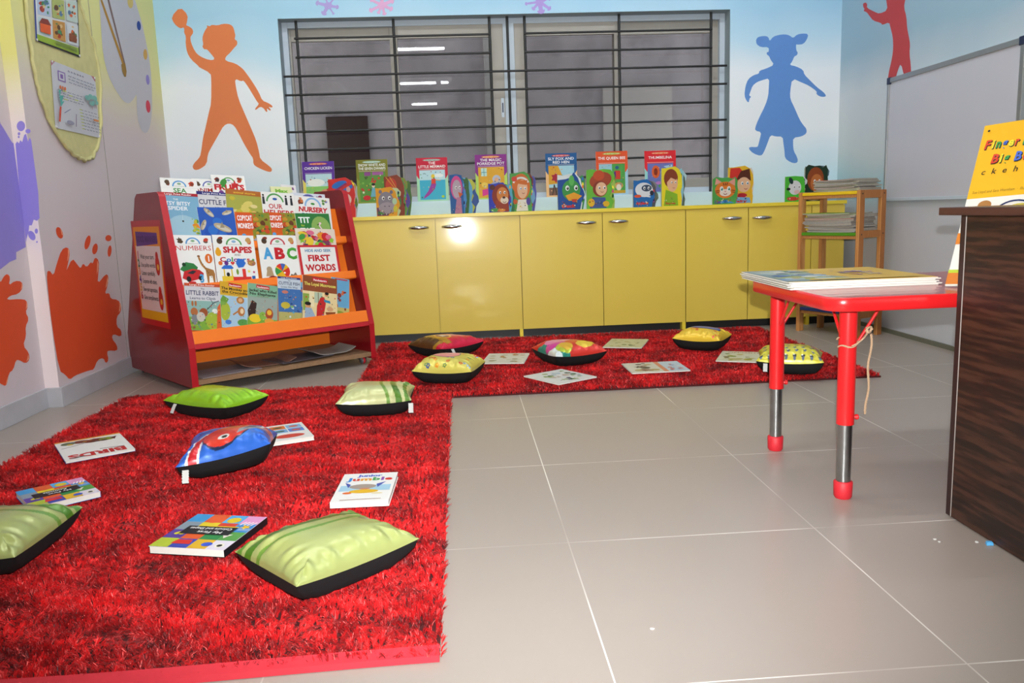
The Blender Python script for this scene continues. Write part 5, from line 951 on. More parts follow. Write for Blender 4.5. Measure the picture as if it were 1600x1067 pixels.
# ================================================================ RUGS
def fbm(x, y, s, seed):
    r = np.random.RandomState(seed); o = np.zeros_like(x)
    for k in range(14):
        a = r.uniform(0, 2*np.pi); f = s*r.uniform(.6, 2.4); o += np.sin((x*np.cos(a)+y*np.sin(a))*f*2*np.pi+r.uniform(0, 6.28))/14**.5
    return o
def pile(name, parent, rects, n, seed, zb, length=.017, wid=.0017, edge=.012, rag=0.):
    r = np.random.RandomState(seed); ar = [(x1-x0)*(y1-y0) for x0, x1, y0, y1 in rects]; xs = []; ys = []
    for (x0, x1, y0, y1), q in zip(rects, ar):
        m = int(n*q/sum(ar)); xs.append(r.uniform(x0, x1, m)); ys.append(r.uniform(y0, y1, m))
    x = np.concatenate(xs); y = np.concatenate(ys)
    tx, ty = np.round(x/.011)*.011, np.round(y/.011)*.011                    # fibres gather in tufts
    h = np.sin(tx*9173.1+ty*4421.7)*43758.5; h -= np.floor(h); h2 = np.sin(tx*3571.3-ty*7919.9)*23421.6; h2 -= np.floor(h2)
    x = x*.35+(tx+.006*(h-.5))*.65; y = y*.35+(ty+.006*(h2-.5))*.65
    f1 = fbm(x, y, 2.2, seed+1); f2 = fbm(x, y, 6.0, seed+2); ang = 1.2*f1+.8*f2+3.9+ (h-.5)*5.5+r.normal(0, .5, len(x)); lean = np.clip(.85+.35*fbm(x, y, 5., seed+3)+.35*(h2-.5)+r.normal(0, .16, len(x)), .15, 1.45)
    ln = length*r.uniform(.75, 1.15, len(x)); d = np.stack([np.cos(ang)*np.sin(lean), np.sin(ang)*np.sin(lean), np.cos(lean)], 1); d0 = np.stack([d[:, 0]*.35, d[:, 1]*.35, np.maximum(d[:, 2], .55)], 1); d0 /= np.linalg.norm(d0, axis=1)[:, None]
    ca = r.uniform(0, np.pi, len(x)); s = np.stack([np.cos(ca), np.sin(ca), np.zeros(len(x))], 1)*(wid/2*r.uniform(.6, 1.3, len(x)))[:, None]
    B = np.stack([x, y, np.full(len(x), zb)], 1); Mi = B+d0*(ln*.45)[:, None]; T = Mi+d*(ln*.55)[:, None]
    V = np.stack([B-s, B+s, Mi+s, Mi-s, T-s*.5, T+s*.5], 1).reshape(-1, 3); N = len(x); o = np.arange(N)[:, None]*6
    Fq = (o+np.array([[0, 1, 2, 3, 3, 2, 5, 4]])).reshape(-1)
    me = bpy.data.meshes.new(name); me.vertices.add(len(V)); me.vertices.foreach_set('co', V.astype(np.float32).ravel()); me.loops.add(N*8); me.loops.foreach_set('vertex_index', Fq.astype(np.int32)); me.polygons.add(N*2); me.polygons.foreach_set('loop_start', np.arange(N*2, dtype=np.int32)*4); me.polygons.foreach_set('loop_total', np.full(N*2, 4, dtype=np.int32)); me.update(); me.validate()
    tone = .62+.20*fbm(x, y, 3.4, seed+7)+.10*f2+.26*(h-.5)+.16*fbm(x, y, 15., seed+9)+r.normal(0, .09, N)  # light and dark patches put the sheen of the pile's lay into fibre colour
    c0, c1, c2 = np.array(L('#4c0205'))[:3], np.array(L('#a80a10'))[:3], np.array(L('#ea1e22'))[:3]; tt = np.clip(tone, 0, 1)[:, None]
    C = np.where(tt < .5, c0+(c1-c0)*tt*2, c1+(c2-c1)*(tt-.5)*2); dk_ = r.uniform(0, 1, N) < .03; C[dk_] = np.array(L('#12060c'))[:3]; hl = r.uniform(0, 1, N) < .03; C[hl] = np.array(L('#ff6a66'))[:3]
    C4 = np.concatenate([C, np.ones((N, 1))], 1).astype(np.float32); at = me.attributes.new('Col', 'FLOAT_COLOR', 'FACE'); at.data.foreach_set('color', np.repeat(C4, 2, axis=0).ravel())
    me.materials.append(MATS['shag_pile']); ob = bpy.data.objects.new(name, me); COL.objects.link(ob); ob.parent = parent; ob['kind'] = 'stuff'; ob['label'] = 'shaggy red pile'
    ob.matrix_parent_inverse = Matrix.Translation(-Vector(parent.location)); return ob
AX0, AX1, AY0, AY1 = -1.165, .305, .125, 2.475
BX0, BX1, BY0, BY1 = -.13, 2.205, 2.185, 3.70
ra = empty('shaggy_rug', 'large shaggy red rug in the left foreground', 'rug', (-.4, 1.2, 0), group='shaggy red rugs')
b = MB(); P = [(AX0, AY0, .001), (AX1, AY0, .001), (AX1, BY0-.001, .001), (BX0-.001, BY0-.001, .001), (BX0-.001, AY1, .001), (AX0, AY1, .001)]
b.prism([(x+.4, y-1.2, z) for x, y, z in P], (0, 0, .006), 'rug_base'); o = b.build('backing', ra)
b = MB(); n_ = 30
for k in range(n_):
    x0, x1 = AX0+(AX1-AX0)*k/n_, AX0+(AX1-AX0)*(k+1)/n_; w = lambda x: (AY0+.004+.012*math.sin(x*5)-.02*(x-AX1)*-.5 if False else AY0+.010*math.sin(x*4.3))
    b.hexa([(x0+.4, w(x0)-1.2-.020, .001), (x1+.4, w(x1)-1.2-.020, .001), (x1+.4, w(x1)-1.2+.004, .001), (x0+.4, w(x0)-1.2+.004, .001)], [(x0+.4, w(x0)-1.2-.014, .010), (x1+.4, w(x1)-1.2-.014, .010), (x1+.4, w(x1)-1.2+.004, .021), (x0+.4, w(x0)-1.2+.004, .021)], 'rug_binding')
o = b.build('binding', ra); o['label'] = 'pinkish red cloth binding along the near edge'
pile('pile', ra, [(AX0+.25, AX1, AY0, .75)]*2+[(AX0, AX0+.25, AY0, .75), (AX0, AX1, .75, 1.35), (AX0, AX1, 1.35, BY0), (AX0, BX0, BY0, AY1)], 760000, 11, .006)
rb_ = empty('shaggy_rug', 'shaggy red rug lying further back along the yellow cabinets', 'rug', (1., 2.9, 0), group='shaggy red rugs')
b = MB(); b.box(BX0-1, BX1-1, BY0-2.9, BY1-2.9, .001, .007, 'rug_base'); b.build('backing', rb_)
pile('pile', rb_, [(BX0, BX1, BY0, BY1)], 260000, 23, .006, length=.018, wid=.0026)
# ================================================================ CUSHIONS
def cushion(label, A, B, depth, art, zs=.078, top=.055, bot=.056, tilt=0, n=130, seed=0, third=None, tagp=None, lift=0):
    A = np.array(A); B = np.array(B); A[2] = B[2] = 0; u = B-A; w = float(np.linalg.norm(u)); u /= w; v = np.array([-u[1], u[0], 0]); c = (A+B)/2+v*depth/2
    r = empty('cushion', label, 'cushion', M=frameM((c[0], c[1], .022), tuple(u), tuple(v)) @ Matrix.Rotation(tilt, 4, 'X'), group='small cushions on the red rugs')
    rr = random.Random(seed); ph = [rr.uniform(0, 6.28) for _ in range(8)]
    def surf(U, Vv, s):
        eu, ev = 1-.085*(1-Vv**2)*np.abs(U)**1.5, 1-.085*(1-U**2)*np.abs(Vv)**1.5
        pw_ = 2.8 if s > 0 else 4.5; prof = (np.clip(1-np.abs(U)**pw_, 0, 1)*np.clip(1-np.abs(Vv)**pw_, 0, 1))**(.5 if s > 0 else .42)
        edge = np.maximum(np.abs(U), np.abs(Vv)); wr = np.where(np.abs(U) > np.abs(Vv), np.sin(Vv*17+ph[0])+.6*np.sin(Vv*31+ph[1]), np.sin(U*19+ph[2])+.6*np.sin(U*29+ph[3]))
        wrk = wr*.0034*np.exp(-((edge-.80)/.16)**2)*np.clip((1-np.abs(np.abs(U)-np.abs(Vv)))*1.1, .25, 1)
        sag = .006*np.sin(2.2*U+ph[4])*np.sin(2.*Vv+ph[5])
        z = (zs-.022)+.006*(np.abs(U*Vv))**2*2 + lift*(1+U)*(1-Vv)/4 + (s*top*prof+wrk*(prof > .05)+sag*prof if s > 0 else -bot*prof+wrk*.5)
        return np.stack([U*eu*w/2, Vv*ev*depth/2, np.maximum(z, 0.001)], -1)
    for s, m, nm, k in ((1, 'satin', 'printed_cover', n), (-1, 'black_cloth', 'underside', 44)):
        g = np.sign(np.linspace(-1, 1, k+1))*np.abs(np.linspace(-1, 1, k+1))**.85; U, Vv = np.meshgrid(g, g); P = surf(U, Vv, s).reshape(-1, 3); i = np.arange(k*k); q = (i//k)*(k+1)+i % k; Fi = np.stack([q, q+1, q+k+2, q+k+1], 1)
        if s < 0: Fi = Fi[:, ::-1]
        me = bpy.data.meshes.new(nm); me.from_pydata(P.tolist(), [], Fi.tolist()); me.polygons.foreach_set('use_smooth', [True]*len(Fi)); me.materials.append(MATS[m])
        if s > 0:
            C = art.sample((U.ravel()+1)/2, (Vv.ravel()+1)/2*art.A); at = me.attributes.new('Col', 'FLOAT_COLOR', 'POINT'); at.data.foreach_set('color', C.ravel())
        me.update(); o = bpy.data.objects.new(nm, me); COL.objects.link(o); o.parent = r
        if s < 0: o['label'] = 'black cloth underside'
    if tagp is not None:
        tx, ty = tagp; b = MB(); x, y = tx*w/2, ty*depth/2; n_ = 5; L_ = .036
        dx_, dy_ = (.25 if tx < 0 else .5)*np.sign(tx)*0, -1
        P = [(x, y-.004-.6*L_*k/n_, max(.004, zs-.02-L_*.9*(k/n_)**1.2)) for k in range(n_+1)]
        for p, q in zip(P, P[1:]): b.hexa([(p[0]-.009, p[1], p[2]), (p[0]+.009, p[1], p[2]), (q[0]+.009+.002, q[1], q[2]), (q[0]-.009+.002, q[1], q[2])], [(p[0]-.009, p[1]-.0006, p[2]+.0004), (p[0]+.009, p[1]-.0006, p[2]+.0004), (q[0]+.011, q[1]-.0006, q[2]+.0004), (q[0]-.007, q[1]-.0006, q[2]+.0004)], 'tag_white')
        b.build('care_tag', r)['label'] = 'white care tag'
    return r
fz = lambda p, z=.078: on(p[0], p[1], 2, z)
def bamboo(dirn=0, bg='#a2ab68'):
    a = Art(1, bg); 
    def st(x0, x1, w, c, bend): P = [(x0+(x1-x0)*t+bend*math.sin(PI*t), t) for t in [i/14 for i in range(15)]]; a.poly([(x-w/2, y) for x, y in P]+[(x+w/2, y) for x, y in P[::-1]], c)
    st(.17, .24, .085, '#4c7a1e', .06); st(.06, .08, .06, '#5f8a34', .02); st(.31, .40, .045, '#6a9038', .08)
    for q in range(7): x, y = .05+.02*q, .12+.05*q; a.poly([(x, y), (x+.09, y+.07), (x+.02, y+.02)], '#6f9a3a')
    for k in range(5): an = .6+.45*k; a.poly([(.5, .78), (.5+.10*math.cos(an), .78+.10*math.sin(an)), (.5+.05*math.cos(an+.15), .78+.05*math.sin(an+.15))], '#24503a')
    if dirn:
        for i, (P, F, c) in enumerate(a.sh): a.sh[i] = ([((1-x, y) if dirn == 1 else (y, x)) for x, y in P], F, c)
    return a
cushion('pale green satin bamboo-print cushion at the front edge of the rug', on(367, 870, 2, .068), on(464, 926, 2, .068), .305, bamboo(0), zs=.068, seed=1, tagp=None, n=170)
cushion('pale green satin bamboo-print cushion cropped by the left edge of the photo', fz((24, 879)), fz((131, 799)), .30, bamboo(1), seed=2, n=150)
cushion('cream bamboo-print cushion at the back edge of the near rug', fz((524, 636)), fz((644, 630)), .25, bamboo(1, '#c4c890'), seed=3, top=.062, tagp=(.96, -1.0))
# blue cushion with a plain red car-like shape
a = Art(1, '#2f6ad0'); a.blobs(.0, .0, 1, 1, ['#2a5cc0', '#3a7ae0', '#4a90e8', '#2850a8'], 16, 3, .08, .18); a.poly([(.02, .06), (.16, .02), (.2, .4), (.28, .6), (.2, .66), (.08, .5)], '#e8e8ec'); a.poly([(.05, .1), (.14, .06), (.17, .38), (.24, .58), (.2, .6), (.1, .46)], '#c8202c')
a.ell(.45, .5, .25, .32, '#1c2a50', -.5); a.ell(.45, .52, .24, .31, '#d8342a', -.5); a.poly([(.4, .8), (.52, .7), (.62, .5), (.55, .4), (.42, .6), (.34, .74)], '#e8543a'); a.ell(.42, .36, .06, .05, '#e8e8e8'); a.ell(.43, .35, .03, .03, '#2a2a30'); a.poly([(.56, .36), (.78, .5), (.86, .74), (.76, .84), (.66, .6), (.58, .5)], '#9aa0a8'); a.poly([(.62, .46), (.72, .54), (.76, .7), (.68, .6)], '#2a5a8a')
a.poly([(.78, .66), (.98, .7), (.96, .92), (.8, .92)], '#e8e8ec'); a.poly([(.8, .69), (.95, .72), (.94, .8), (.82, .78)], '#c8303a'); a.poly([(.82, .81), (.94, .83), (.93, .89), (.83, .88)], '#c8303a')
a.sh[16:] = [([(.06+x*1.02, y-.17) for x, y in P], F, c) for P, F, c in a.sh[16:]]
cushion('shiny blue cushion with a big red shape, in the middle of the near rug', (-.471, 1.083, 0), (-.206, 1.125, 0), .285, a, seed=4, top=.066, lift=.045, tagp=(-.80, -1.0))
a = Art(1, '#8cc41a'); a.ell(.5, .5, .38, .36, '#9ccb1c'); a.ell(.48, .42, .26, .22, '#aed020'); a.blobs(.35, .68, .65, .95, ['#3a8ac8', '#2a6aa8', '#4aa0d0'], 8, 3, .05, .09); a.line([(.3, .9), (.45, .75)], .02, '#2a6aa8')
cushion('lime green satin cushion nearest the red book rack', fz((255, 630)), fz((352, 642)), .225, a, seed=5, tagp=(-.62, -.93))
a = Art(1, '#d81e44'); a.poly([(0, .2), (.3, .05), (.36, .7), (.2, 1), (0, 1)], '#b8862a'); a.poly([(.0, .3), (.18, .2), (.2, .9), (0, .95)], '#5a3a1c'); a.ell(.38, .45, .14, .2, '#e8b83a'); a.ell(.38, .45, .11, .16, '#8a3a4a'); a.rect(.33, .38, .42, .52, '#e8d8c8'); a.rect(.72, .7, .9, .9, '#2a3a3a'); a.rect(.76, .74, .86, .86, '#c8d8c8')
for i in range(4): a.line([(.55, .5+.1*i), (.68, .46+.1*i)], .03, '#e0a03a')
cushion('crimson satin cushion against the yellow cabinets', fz((690, 549)), fz((757, 536)), .28, a, seed=6, tagp=(-.55, -1.0))
a = Art(1, '#dccf62'); R_ = random.Random(8)
for i in range(34):
    x, y = R_.uniform(.05, .95), R_.uniform(.03, .95); c = R_.choice(['#d8342a', '#4a7a4a', '#3a5a9a', '#e8902a', '#8ab0d8']); [a.ell(x+.022*math.cos(q), y+.022*math.sin(q), .014, .014, c) for q in (0, 1.26, 2.5, 3.77, 5)]; a.ell(x, y, .012, .012, '#e8d83a')
a.ell(.44, .55, .25, .26, '#1c2a40', .3, 30); a.ell(.44, .55, .235, .245, '#ee8f9c', .3, 30); a.ell(.52, .72, .05, .04, '#d86a7a'); a.ell(.62, .78, .06, .05, '#e8b0c0'); a.line([(.42, .6), (.48, .58)], .012, '#2a2a30'); a.line([(.5, .5), (.56, .52)], .012, '#2a2a30')
cushion('pale yellow flowered cushion with a pink disc, at the left of the far rug', fz((643, 584)), fz((737, 585)), .25, a, seed=7, top=.068)
a = Art(1, '#d8382c'); a.poly([(0, 0), (.3, 0), (.25, .5), (0, .8)], '#2a8a7a'); a.poly([(0, .0), (.14, .0), (.1, .3), (0, .4)], '#e8f0f0'); a.ell(.2, .45, .2, .16, '#d83aa0'); a.ell(.34, .65, .26, .16, '#e88ab8'); a.ell(.25, .2, .15, .18, '#b8c83a'); a.ell(.32, .25, .12, .16, '#e8b83a'); a.ell(.62, .85, .3, .12, '#e8b06a'); a.poly([(.4, .5), (.7, .66), (.62, .78), (.42, .64)], '#f0a0c0'); a.ell(.78, .3, .2, .1, '#f0c83a', -.2); a.ell(.66, .2, .16, .13, '#f4d04a'); a.ell(.9, .38, .09, .09, '#f0d85a')
cushion('multicoloured pink, yellow and red satin cushion in the middle of the far rug', fz((869, 561)), fz((949, 552)), .29, a, seed=9, top=.058)
a = Art(1, '#efc63a'); a.blobs(0, 0, 1, .4, ['#e8b82a', '#f4d85a', '#e0542a'], 16, 3, .03, .07); a.ell(.5, .6, .38, .3, '#1c1c30', 0, 30); a.ell(.5, .62, .36, .28, '#2a5ac8', 0, 30); a.ell(.55, .72, .2, .12, '#d8503a'); a.blobs(.4, .6, .8, .85, ['#e8a0a0', '#2a2a60', '#c8302a'], 8, 5, .03, .06); a.ell(.22, .42, .06, .05, '#e8ecf0')
cushion('yellow cushion with a blue oval, near the yellow cabinets', fz((1050, 532)), fz((1125, 536)), .22, a, seed=10, top=.06)
a = Art(1, '#d6cc3c')
for i in range(8):
    for j in range(8):
        x, y = .07+.125*i+(.03 if j % 2 else 0), .06+.12*j; a.ell(x, y, .03, .022, '#2a3230'); a.ell(x, y-.028, .02, .02, '#5a6a8a'); a.ell(x-.01, y+.02, .012, .012, '#e8e8e8')
a.poly([(.35, 1), (.6, .9), (.9, .5), (1, .45), (1, .6), (.8, .9), (.7, 1)], '#b8607a'); a.line([(.5, .95), (.9, .55)], .03, '#7a2a4a')
cushion('greenish yellow cushion with rows of small dark marks, behind the table leg', fz((1181, 568)), fz((1288, 571)), .25, a, seed=12, top=.066, tagp=(-.72, -1.0))
# ================================================================ BOOKS ON THE RUGS
def floorbook(label, quad, cover, th=.008, z=.036, spine='#ffffff', grp='picture books lying on the near rug', **k):
    P = [on(x, y, 2, z) for x, y in quad]; M, w, h = quadM(P); return book(label, M, w, h, cover, th, spine, group=grp, **k)
def birds(a):
    A = a.A; a.rect(0, 0, 1, .07, '#e8962a'); a.text('BIRDS', .52, A-.31, .23, '#c4282a', .84, .05); a.line([(.1, A-.34), (.45, A-.42)], .03, '#4a4a4a'); a.ell(.8, A-.12, .12, .03, '#5a5a5a', .2)
    a.ell(.42, .27, .2, .12, '#6a2a22', .1); a.ell(.24, .28, .13, .11, '#8a9a2a'); a.ell(.3, .36, .06, .04, '#3a2a2a'); a.line([(.6, .36), (.95, .5)], .02, '#6a4a3a'); a.ell(.62, .22, .16, .10, '#7a3a2a', -.2); a.ell(.82, .22, .11, .1, '#5a6a4a'); a.ell(.8, .3, .05, .04, '#d8b02a'); a.poly([(.08, .2), (.14, .4), (.2, .25)], '#5a2a30'); a.blobs(.1, .1, .9, .4, ['#5a3a2a', '#a87a2a', '#8a8a8a', '#3a4a3a'], 12, 4, .02, .06)
floorbook('BIRDS picture book lying upside down on the left of the near rug', [(212, 700), (103, 722), (84, 692), (185, 677)], ('#f2f0ee', birds), spine='#4a3f9a')
def firstc(a):
    A = a.A; G = [['#e8a0d0', '#3f8fd8', '#5aa04a', '#e8e0f0'], ['#58b0e8', '#d8402a', '#2f8a4a', '#e8b82a'], ['#e0602a', '#e8d02a', '#e8602a', '#3a4ab0'], ['#3f9ad8', '#8a9aa8', '#5a3f9a', '#b8c83a']]
    for i in range(4):
        for j in range(4):
            a.rect(i/4, j*A/4, (i+1)/4, (j+1)*A/4, G[i][j])
    a.ell(.63, .14*A*1.1, .12, .12, '#e8602a'); a.ell(.37, .16*A, .09, .09, '#e8c82a'); a.star(.2, .62*A, .08, '#f0e8e0', 3); a.star(.1, .35*A, .08, '#efc02a', 5); a.heart(.85, .6*A, .07, '#d8d02a'); a.poly([(.55, .78*A), (.75, .78*A), (.78, .9*A), (.52, .9*A)], '#d8302a'); a.ell(.3, .88*A, .07, .06, '#3a5ad0'); a.ell(.12, .9*A, .06, .06, '#f4f0e0'); a.ell(.12, .9*A, .035, .035, '#1c1c1c')
    for q in range(4): a.line([(.02+.05*q, .2*A), (.06+.05*q, .3*A)], .02, '#ffffff'); a.rect(.0, .40*A+.02*q, .16, .405*A+.02*q, '#e8e8f0')
    a.rect(.18, .38*A, .86, .62*A, '#1c1a1e'); a.rect(.18, .36*A, .6, .385*A, '#e8c82a')
def mf1(a): firstc(a); A = a.A; a.text('My First', .48, .52*A, .065, '#f4f4f4', .34, .02); a.text('Colours and Shapes', .52, .42*A, .065, '#f4f4f4', .58, .02)
def mf2(a): firstc(a); A = a.A; a.text('My First', .48, .52*A, .065, '#f4f4f4', .34, .02); a.text('Animals', .52, .42*A, .065, '#f4f4f4', .36, .02)
floorbook('thick My First Colours and Shapes board book beside the front cushion', [(352, 860), (234, 853), (310, 802), (413, 809)], ('#e8e0f0', mf1), .018, .044, spine='#1c1a1e')
floorbook('thick My First Animals board book partly under the left cushion', [(158, 768), (50, 793), (22, 769), (127, 746)], ('#e8e0f0', mf2), .016, .042, spine='#2a6ac8')
def jumble(a):
    A = a.A; a.text('Junior', .5, A-.2, .12, '#3a5ac8', .46, .05); a.colourtext('Jumble', .52, A-.42, .17, ['#2f8ad8', '#d8402a', '#e8a02a', '#3f9a4a', '#8a4ab0', '#d8302a'], .84, .05)
    a.rect(.05, A*.35, .95, A*.55, '#a8d0e8'); a.ell(.45, A*.5, .24, .13, '#a89a90'); a.poly([(.22, A*.58), (.1, A*.66), (.2, A*.46)], '#4a5ab0'); a.poly([(.68, A*.58), (.84, A*.66), (.72, A*.46)], '#4a5ab0'); a.ell(.5, A*.33, .26, .1, '#e8b82a'); a.ell(.5, A*.42, .1, .04, '#c88a6a'); a.ell(.22, A*.28, .08, .05, '#e8702a'); a.line([(.15, .08), (.85, .1)], .02, '#8a5a3a'); a.ell(.75, A*.25, .1, .03, '#e8d8a0')
floorbook('white Junior Jumble board book beside the right edge of the near rug', [(537, 740), (617, 739), (612, 781), (518, 785)], ('#f4f3f2', jumble), .016, .042)
def grid(a):
    A = a.A
    for i in range(3):
        for j in range(2):
            x0, y0 = .06+.3*i, .46*A+.24*A*j; a.rect(x0, y0, x0+.28, y0+.21*A, ['#e8b04a', '#c8a83a', '#7ab0e0', '#e07a3a', '#5a8ad8', '#8ac0e8'][(i*2+j) % 6]); a.ell(x0+.14, y0+.1*A, .09, .05, ['#5a3a2a', '#3a5a3a', '#d8602a'][i])
    a.ell(.6, .22*A, .28, .13, '#d84a3a'); a.ell(.28, .26*A, .12, .06, '#4f9a3a')
floorbook('white picture book half hidden behind the blue cushion', [(388, 671), (474, 659), (487, 681), (403, 695)], ('#f2f0ee', grid), .014, .042)
G_ = 'flat picture books lying on the far rug'
def pic1(a): a.text('PUBLISHED', .5, a.A-.12, .0001, '#d8cdb8'); a.blobs(.04, .04, .96, a.A-.06, ['#c8b88a', '#a8a07a', '#c89a4a', '#8a9a5a', '#d8d0b8', '#b8743a'], 26, 3, .04, .10)
def pic2(a): a.blobs(.05, .05, .95, a.A-.05, ['#8aa05a', '#5a4a6a', '#a8b87a', '#c8b0a0', '#4a6a4a', '#b8c8d0'], 30, 5, .04, .1)
def pic3(a): a.rect(.0, a.A-.12, 1, a.A, '#d8d4a0'); a.blobs(.04, .05, .96, a.A-.14, ['#8a8a3a', '#b0a84a', '#6a7a3a', '#c8b87a'], 22, 6, .04, .1)
def pic4(a): a.rect(.56, .0, .64, a.A, '#e0906a'); a.rect(.64, 0, 1, a.A, '#c8d4dc'); a.blobs(.05, .05, .55, a.A-.05, ['#8a5a3a', '#6a8a4a', '#b8a060', '#5a4a3a'], 14, 7, .05, .11); a.blobs(.66, .05, .97, a.A-.05, ['#d8604a', '#8aa0c0', '#f0e8e0'], 12, 2, .03, .06)
def pic5(a): a.text('OPPOSITES', .5, a.A-.2, .12, '#b8763a', .74, .02); a.blobs(.05, .05, .95, a.A-.24, ['#b8a83a', '#8a9a3a', '#c8b87a', '#7a6a3a'], 18, 8, .05, .12)
floorbook('pale picture book lying square to the cabinets, left on the far rug', [(764, 552), (823, 552), (823, 567), (753, 567)], ('#e4e0d2', pic1), .005, .032, grp=G_)
floorbook('white picture book turned diagonally on the far rug', [(877, 577), (934, 588), (873, 600), (817, 587)], ('#e6e4e0', pic2), .005, .032, grp=G_)
floorbook('yellowish picture book nearest the cabinets on the far rug', [(956, 529), (1013, 530), (1003, 543), (942, 542)], ('#d8d2a8', pic3), .005, .032, grp=G_)
floorbook('picture book open wide with an orange strip across, on the far rug', [(971, 568), (1058, 564), (1078, 578), (988, 583)], ('#dcd6c4', pic4), .005, .032, grp=G_)
floorbook('OPPOSITES picture book left of the yellow cushion behind the table leg', [(1132, 549), (1205, 550), (1198, 566), (1115, 563)], ('#dcd8bc', pic5), .005, .032, grp=G_)
# ================================================================ DISPLAY ON THE LEFT WALL
def wallP(P, k, x0, y0, v): return [(v, q[1], q[2]) for q in [on(x0+X/k, y0+Y/k, 0, v) for X, Y in P]]
OV = [(150, 0), (170, 200), (205, 440), (240, 600), (310, 790), (400, 930), (470, 1000), (530, 1030), (580, 1010), (618, 930), (634, 800), (630, 500), (590, 290), (530, 120), (490, 0), (430, -120), (340, -200), (250, -190), (180, -110)]
K5 = 4.106; ov = wallP(OV, K5, 0, 0, XL+.0015)
brd = empty('display_board', 'oval pale yellow cloth display board high on the left wall', 'display board', tuple(np.mean(ov, axis=0)))
BO = tuple(brd.location)
b = MB(); b.prism(ov, (.008, 0, 0), 'yellow_cloth'); o = b.build('cloth_panel', brd, bevel=.002, origin=BO); o.location = (0, 0, 0)
b = MB(); fr_ = []; 
for i in range(len(ov)):
    p, q = Vector(ov[i]), Vector(ov[(i+1) % len(ov)])
    for j in range(5): w_ = p.lerp(q, j/5); fr_.append((XL+.011+.003*math.sin((i*5+j)*1.9), w_.y, w_.z+.004*math.sin((i*5+j)*2.3)))
b.tube(fr_, .0085, 7, 'yellow_cloth', closed=True); o = b.build('frill', brd, origin=BO); o.location = (0, 0, 0); o['label'] = 'gathered yellow cloth frill'
def wallposter(label, name, Q, art, grp, frame=None, tilt=0):
    q = wallP(Q, K5, 0, 0, XL+.0125); TL, TR, BR, BL = [np.array(p) for p in q]
    def F(x, y, z):
        y /= art.A; p = (BL*(1-x)+BR*x)*(1-y)+(TL*(1-x)+TR*x)*y; return (p[0]+z*1.0, p[1], p[2])
    b = MB(); b.prism([F(0, 0, 0), F(1, 0, 0), F(1, art.A, 0), F(0, art.A, 0)], (.0008, 0, 0), 'print_gloss', L(frame or '#c8c8d0')); art.emit(b, F, 'print_gloss', off=.0011, step=.00005); r = empty(name, label, 'poster', tuple(np.mean(q, axis=0)), group=grp)
    o = b.build('sheet', r, origin=tuple(r.location)); o.location = (0, 0, 0)
    for (x, y) in ((.02, .02), (.98, .02), (.02, .98), (.98, .98)):
        p = F(x, y*art.A, .003); b = MB(); b.lathe(p, [(.006, -.001), (.006, .001), (.002, .0035)], 10, 'tag_white', axis='X'); o = b.build('push_pin', r, origin=tuple(r.location)); o.location = (0, 0, 0)
a = Art(1.25, '#dfe0e0'); A = a.A
a.rect(0, 0, .03, A, '#23388a'); a.rect(0, 0, 1, .03, '#1c1c22'); a.rect(.97, 0, 1, A, '#1c1c22'); a.rect(.03, .03, .97, .14, '#9ab83a')
for i in range(3):
    for j in range(3):
        x0, y0 = .06+.31*i, .16+.36*j; a.rect(x0, y0, x0+.28, y0+.32, ['#c8dce0', '#c8924a', '#d8dce0', '#b8c8e0', '#b0b86a', '#c8d8d0', '#d8d0d8', '#a8b87a', '#cfd8c8'][i+3*j]); a.blobs(x0+.02, y0+.02, x0+.27, y0+.3, ['#d8602a', '#a8402a', '#5a7a9a', '#6a4a2a', '#4a8a5a', '#e0c08a'], 11, i+j*3, .02, .07)
a.poly([(.08, .2), (.3, .2), (.3, .36), (.08, .36)], '#e0602a'); a.poly([(.06, .36), (.32, .36), (.25, .46), (.12, .46)], '#8a3a2a'); a.rect(.72, .2, .9, .32, '#8a4a2a')
for i in range(4): a.line([(.4, .06+.018*i), (.9, .06+.018*i)], .006, '#4a4a4a')
wallposter('glossy blue-edged chart of small house pictures, upper one on the oval board', 'picture_chart', [(208, -160), (488, -160), (513, 370), (228, 262)], a, 'posters pinned on the oval board')
a = Art(1.2, '#cfd0d8'); A = a.A; R_ = random.Random(4)
def scrib(x0, x1, y, c, h=.014, n=None):
    x = x0
    while x < x1-.02:
        wd_ = R_.uniform(.03, .08); a.line([(x, y), (x+wd_*.3, y+h), (x+wd_*.6, y), (min(x+wd_, x1), y+h*.7)], .008, c); x += wd_+.025
a.poly([(0, A), (.08, A), (0, A-.1)], '#b86a7a'); a.poly([(1, A), (.9, A), (1, A-.1)], '#b86a7a'); scrib(.35, .7, A-.1, '#3a2a5a', .03); a.rect(.12, A-.32, .28, A-.14, '#8a6ab0'); a.rect(.14, A-.3, .26, A-.16, '#cfd0d8'); a.rect(.17, A-.27, .23, A-.19, '#8a6ab0')
for i in range(3): scrib(.34, .95, A-.18-.06*i, '#3f3f6a')
for k, c in ((0, '#e07a4a'), (1, '#e07a4a'), (2, '#d86a3a')): a.ell(.14+.05*k, A-.44, .02, .035, c)
for i in range(4): scrib(.08, .62, A-.5-.05*i, '#4a4a6a'); a.rect(.18+.12*(i % 3), A-.5-.05*i, .26+.12*(i % 3), A-.485-.05*i, '#c8d83a')
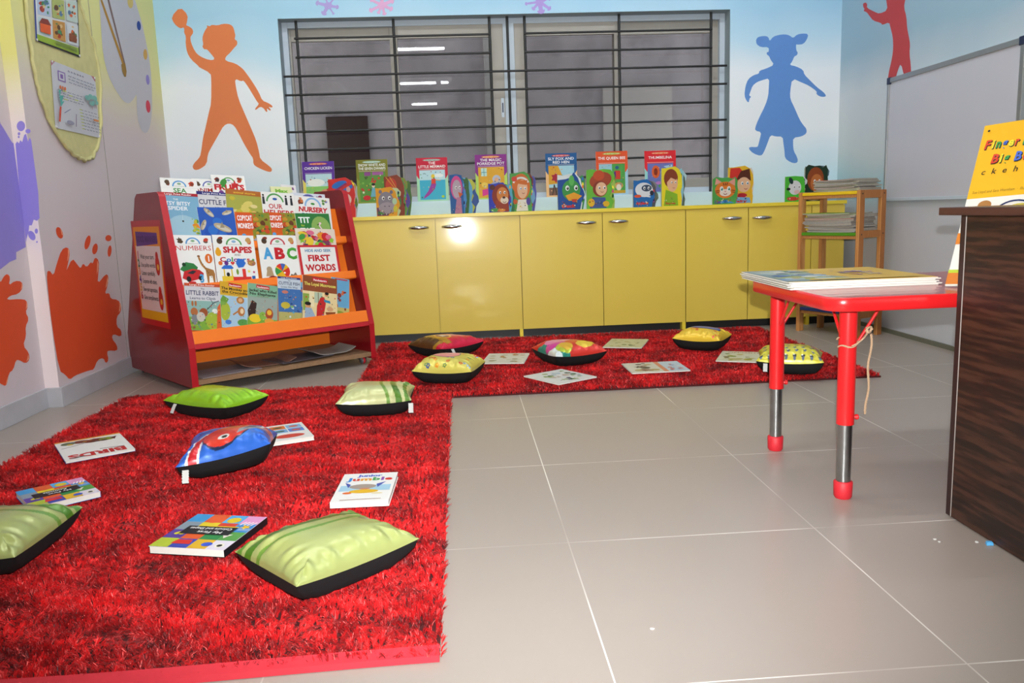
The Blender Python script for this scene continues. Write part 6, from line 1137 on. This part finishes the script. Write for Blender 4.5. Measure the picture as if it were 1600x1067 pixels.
for x, y in ((.72, .72), (.82, .64), (.92, .68), (.8, .76), (.9, .76)): a.ell(x, y, .06, .05, '#7ab8b0'); a.line([(x, y-.04), (x, y-.12)], .01, '#a87a6a')
a.poly([(.1, .4), (.18, .52), (.13, .5), (.17, .62), (.1, .6), (.12, .7), (.07, .7)], '#5ab0a8'); a.line([(.09, .4), (.05, .12)], .035, '#d8503a'); a.line([(.16, .3), (.3, .4)], .01, '#3a4a8a'); a.ell(.28, .15, .08, .04, '#9a9ab0'); a.line([(.4, .1), (.42, .34)], .012, '#6a4a7a')
for i in range(7): scrib(.55, .95, .44-.06*i, '#4a4a6a'); a.rect(.5, .44-.06*i, .56, .455-.06*i, '#b8c83a'); a.rect(.82, .3, .92, .33, '#e8904a')
wallposter('hand-drawn white poster with trees and tiny writing, lower one on the oval board', 'drawn_poster', [(325, 385), (608, 495), (640, 885), (355, 820)], a, 'posters pinned on the oval board')
# ================================================================ SCRAPS ON THE FLOOR
x, y, z = on(1545, 851, 2, 0); b = MB(); b.hexa([(x-.009, y-.006, .0005), (x+.007, y-.008, .0005), (x+.010, y+.004, .0005), (x-.004, y+.008, .0005)], [(x-.007, y-.004, .008), (x+.006, y-.006, .008), (x+.007, y+.003, .008), (x-.003, y+.006, .008)], 'chalk_blue'); tag(b.build('chalk_piece', bevel=.001), 'small piece of bright blue chalk on the floor beside the desk', 'chalk')
R_ = random.Random(2)
for px, py, lab in ((1019, 983, 'tiny white scrap on the open floor in front'), (1461, 843, 'tiny white crumb left of the desk foot'), (1468, 847, 'tiny white crumb near the desk foot, right of another'), (1526, 847, 'tiny white crumb just left of the blue chalk')):
    x, y, z = on(px, py, 2, 0); b = MB(); P = [(x+.005*R_.uniform(.4, 1)*math.cos(q), y+.005*R_.uniform(.4, 1)*math.sin(q), .0003) for q in (0, 1.2, 2.5, 3.8, 5.1)]; b.prism(P, (0, 0, .0015), 'debris_white'); tag(b.build('paper_scrap'), lab, 'scrap', 'tiny white scraps on the floor')
bpy.context.view_layer.update()
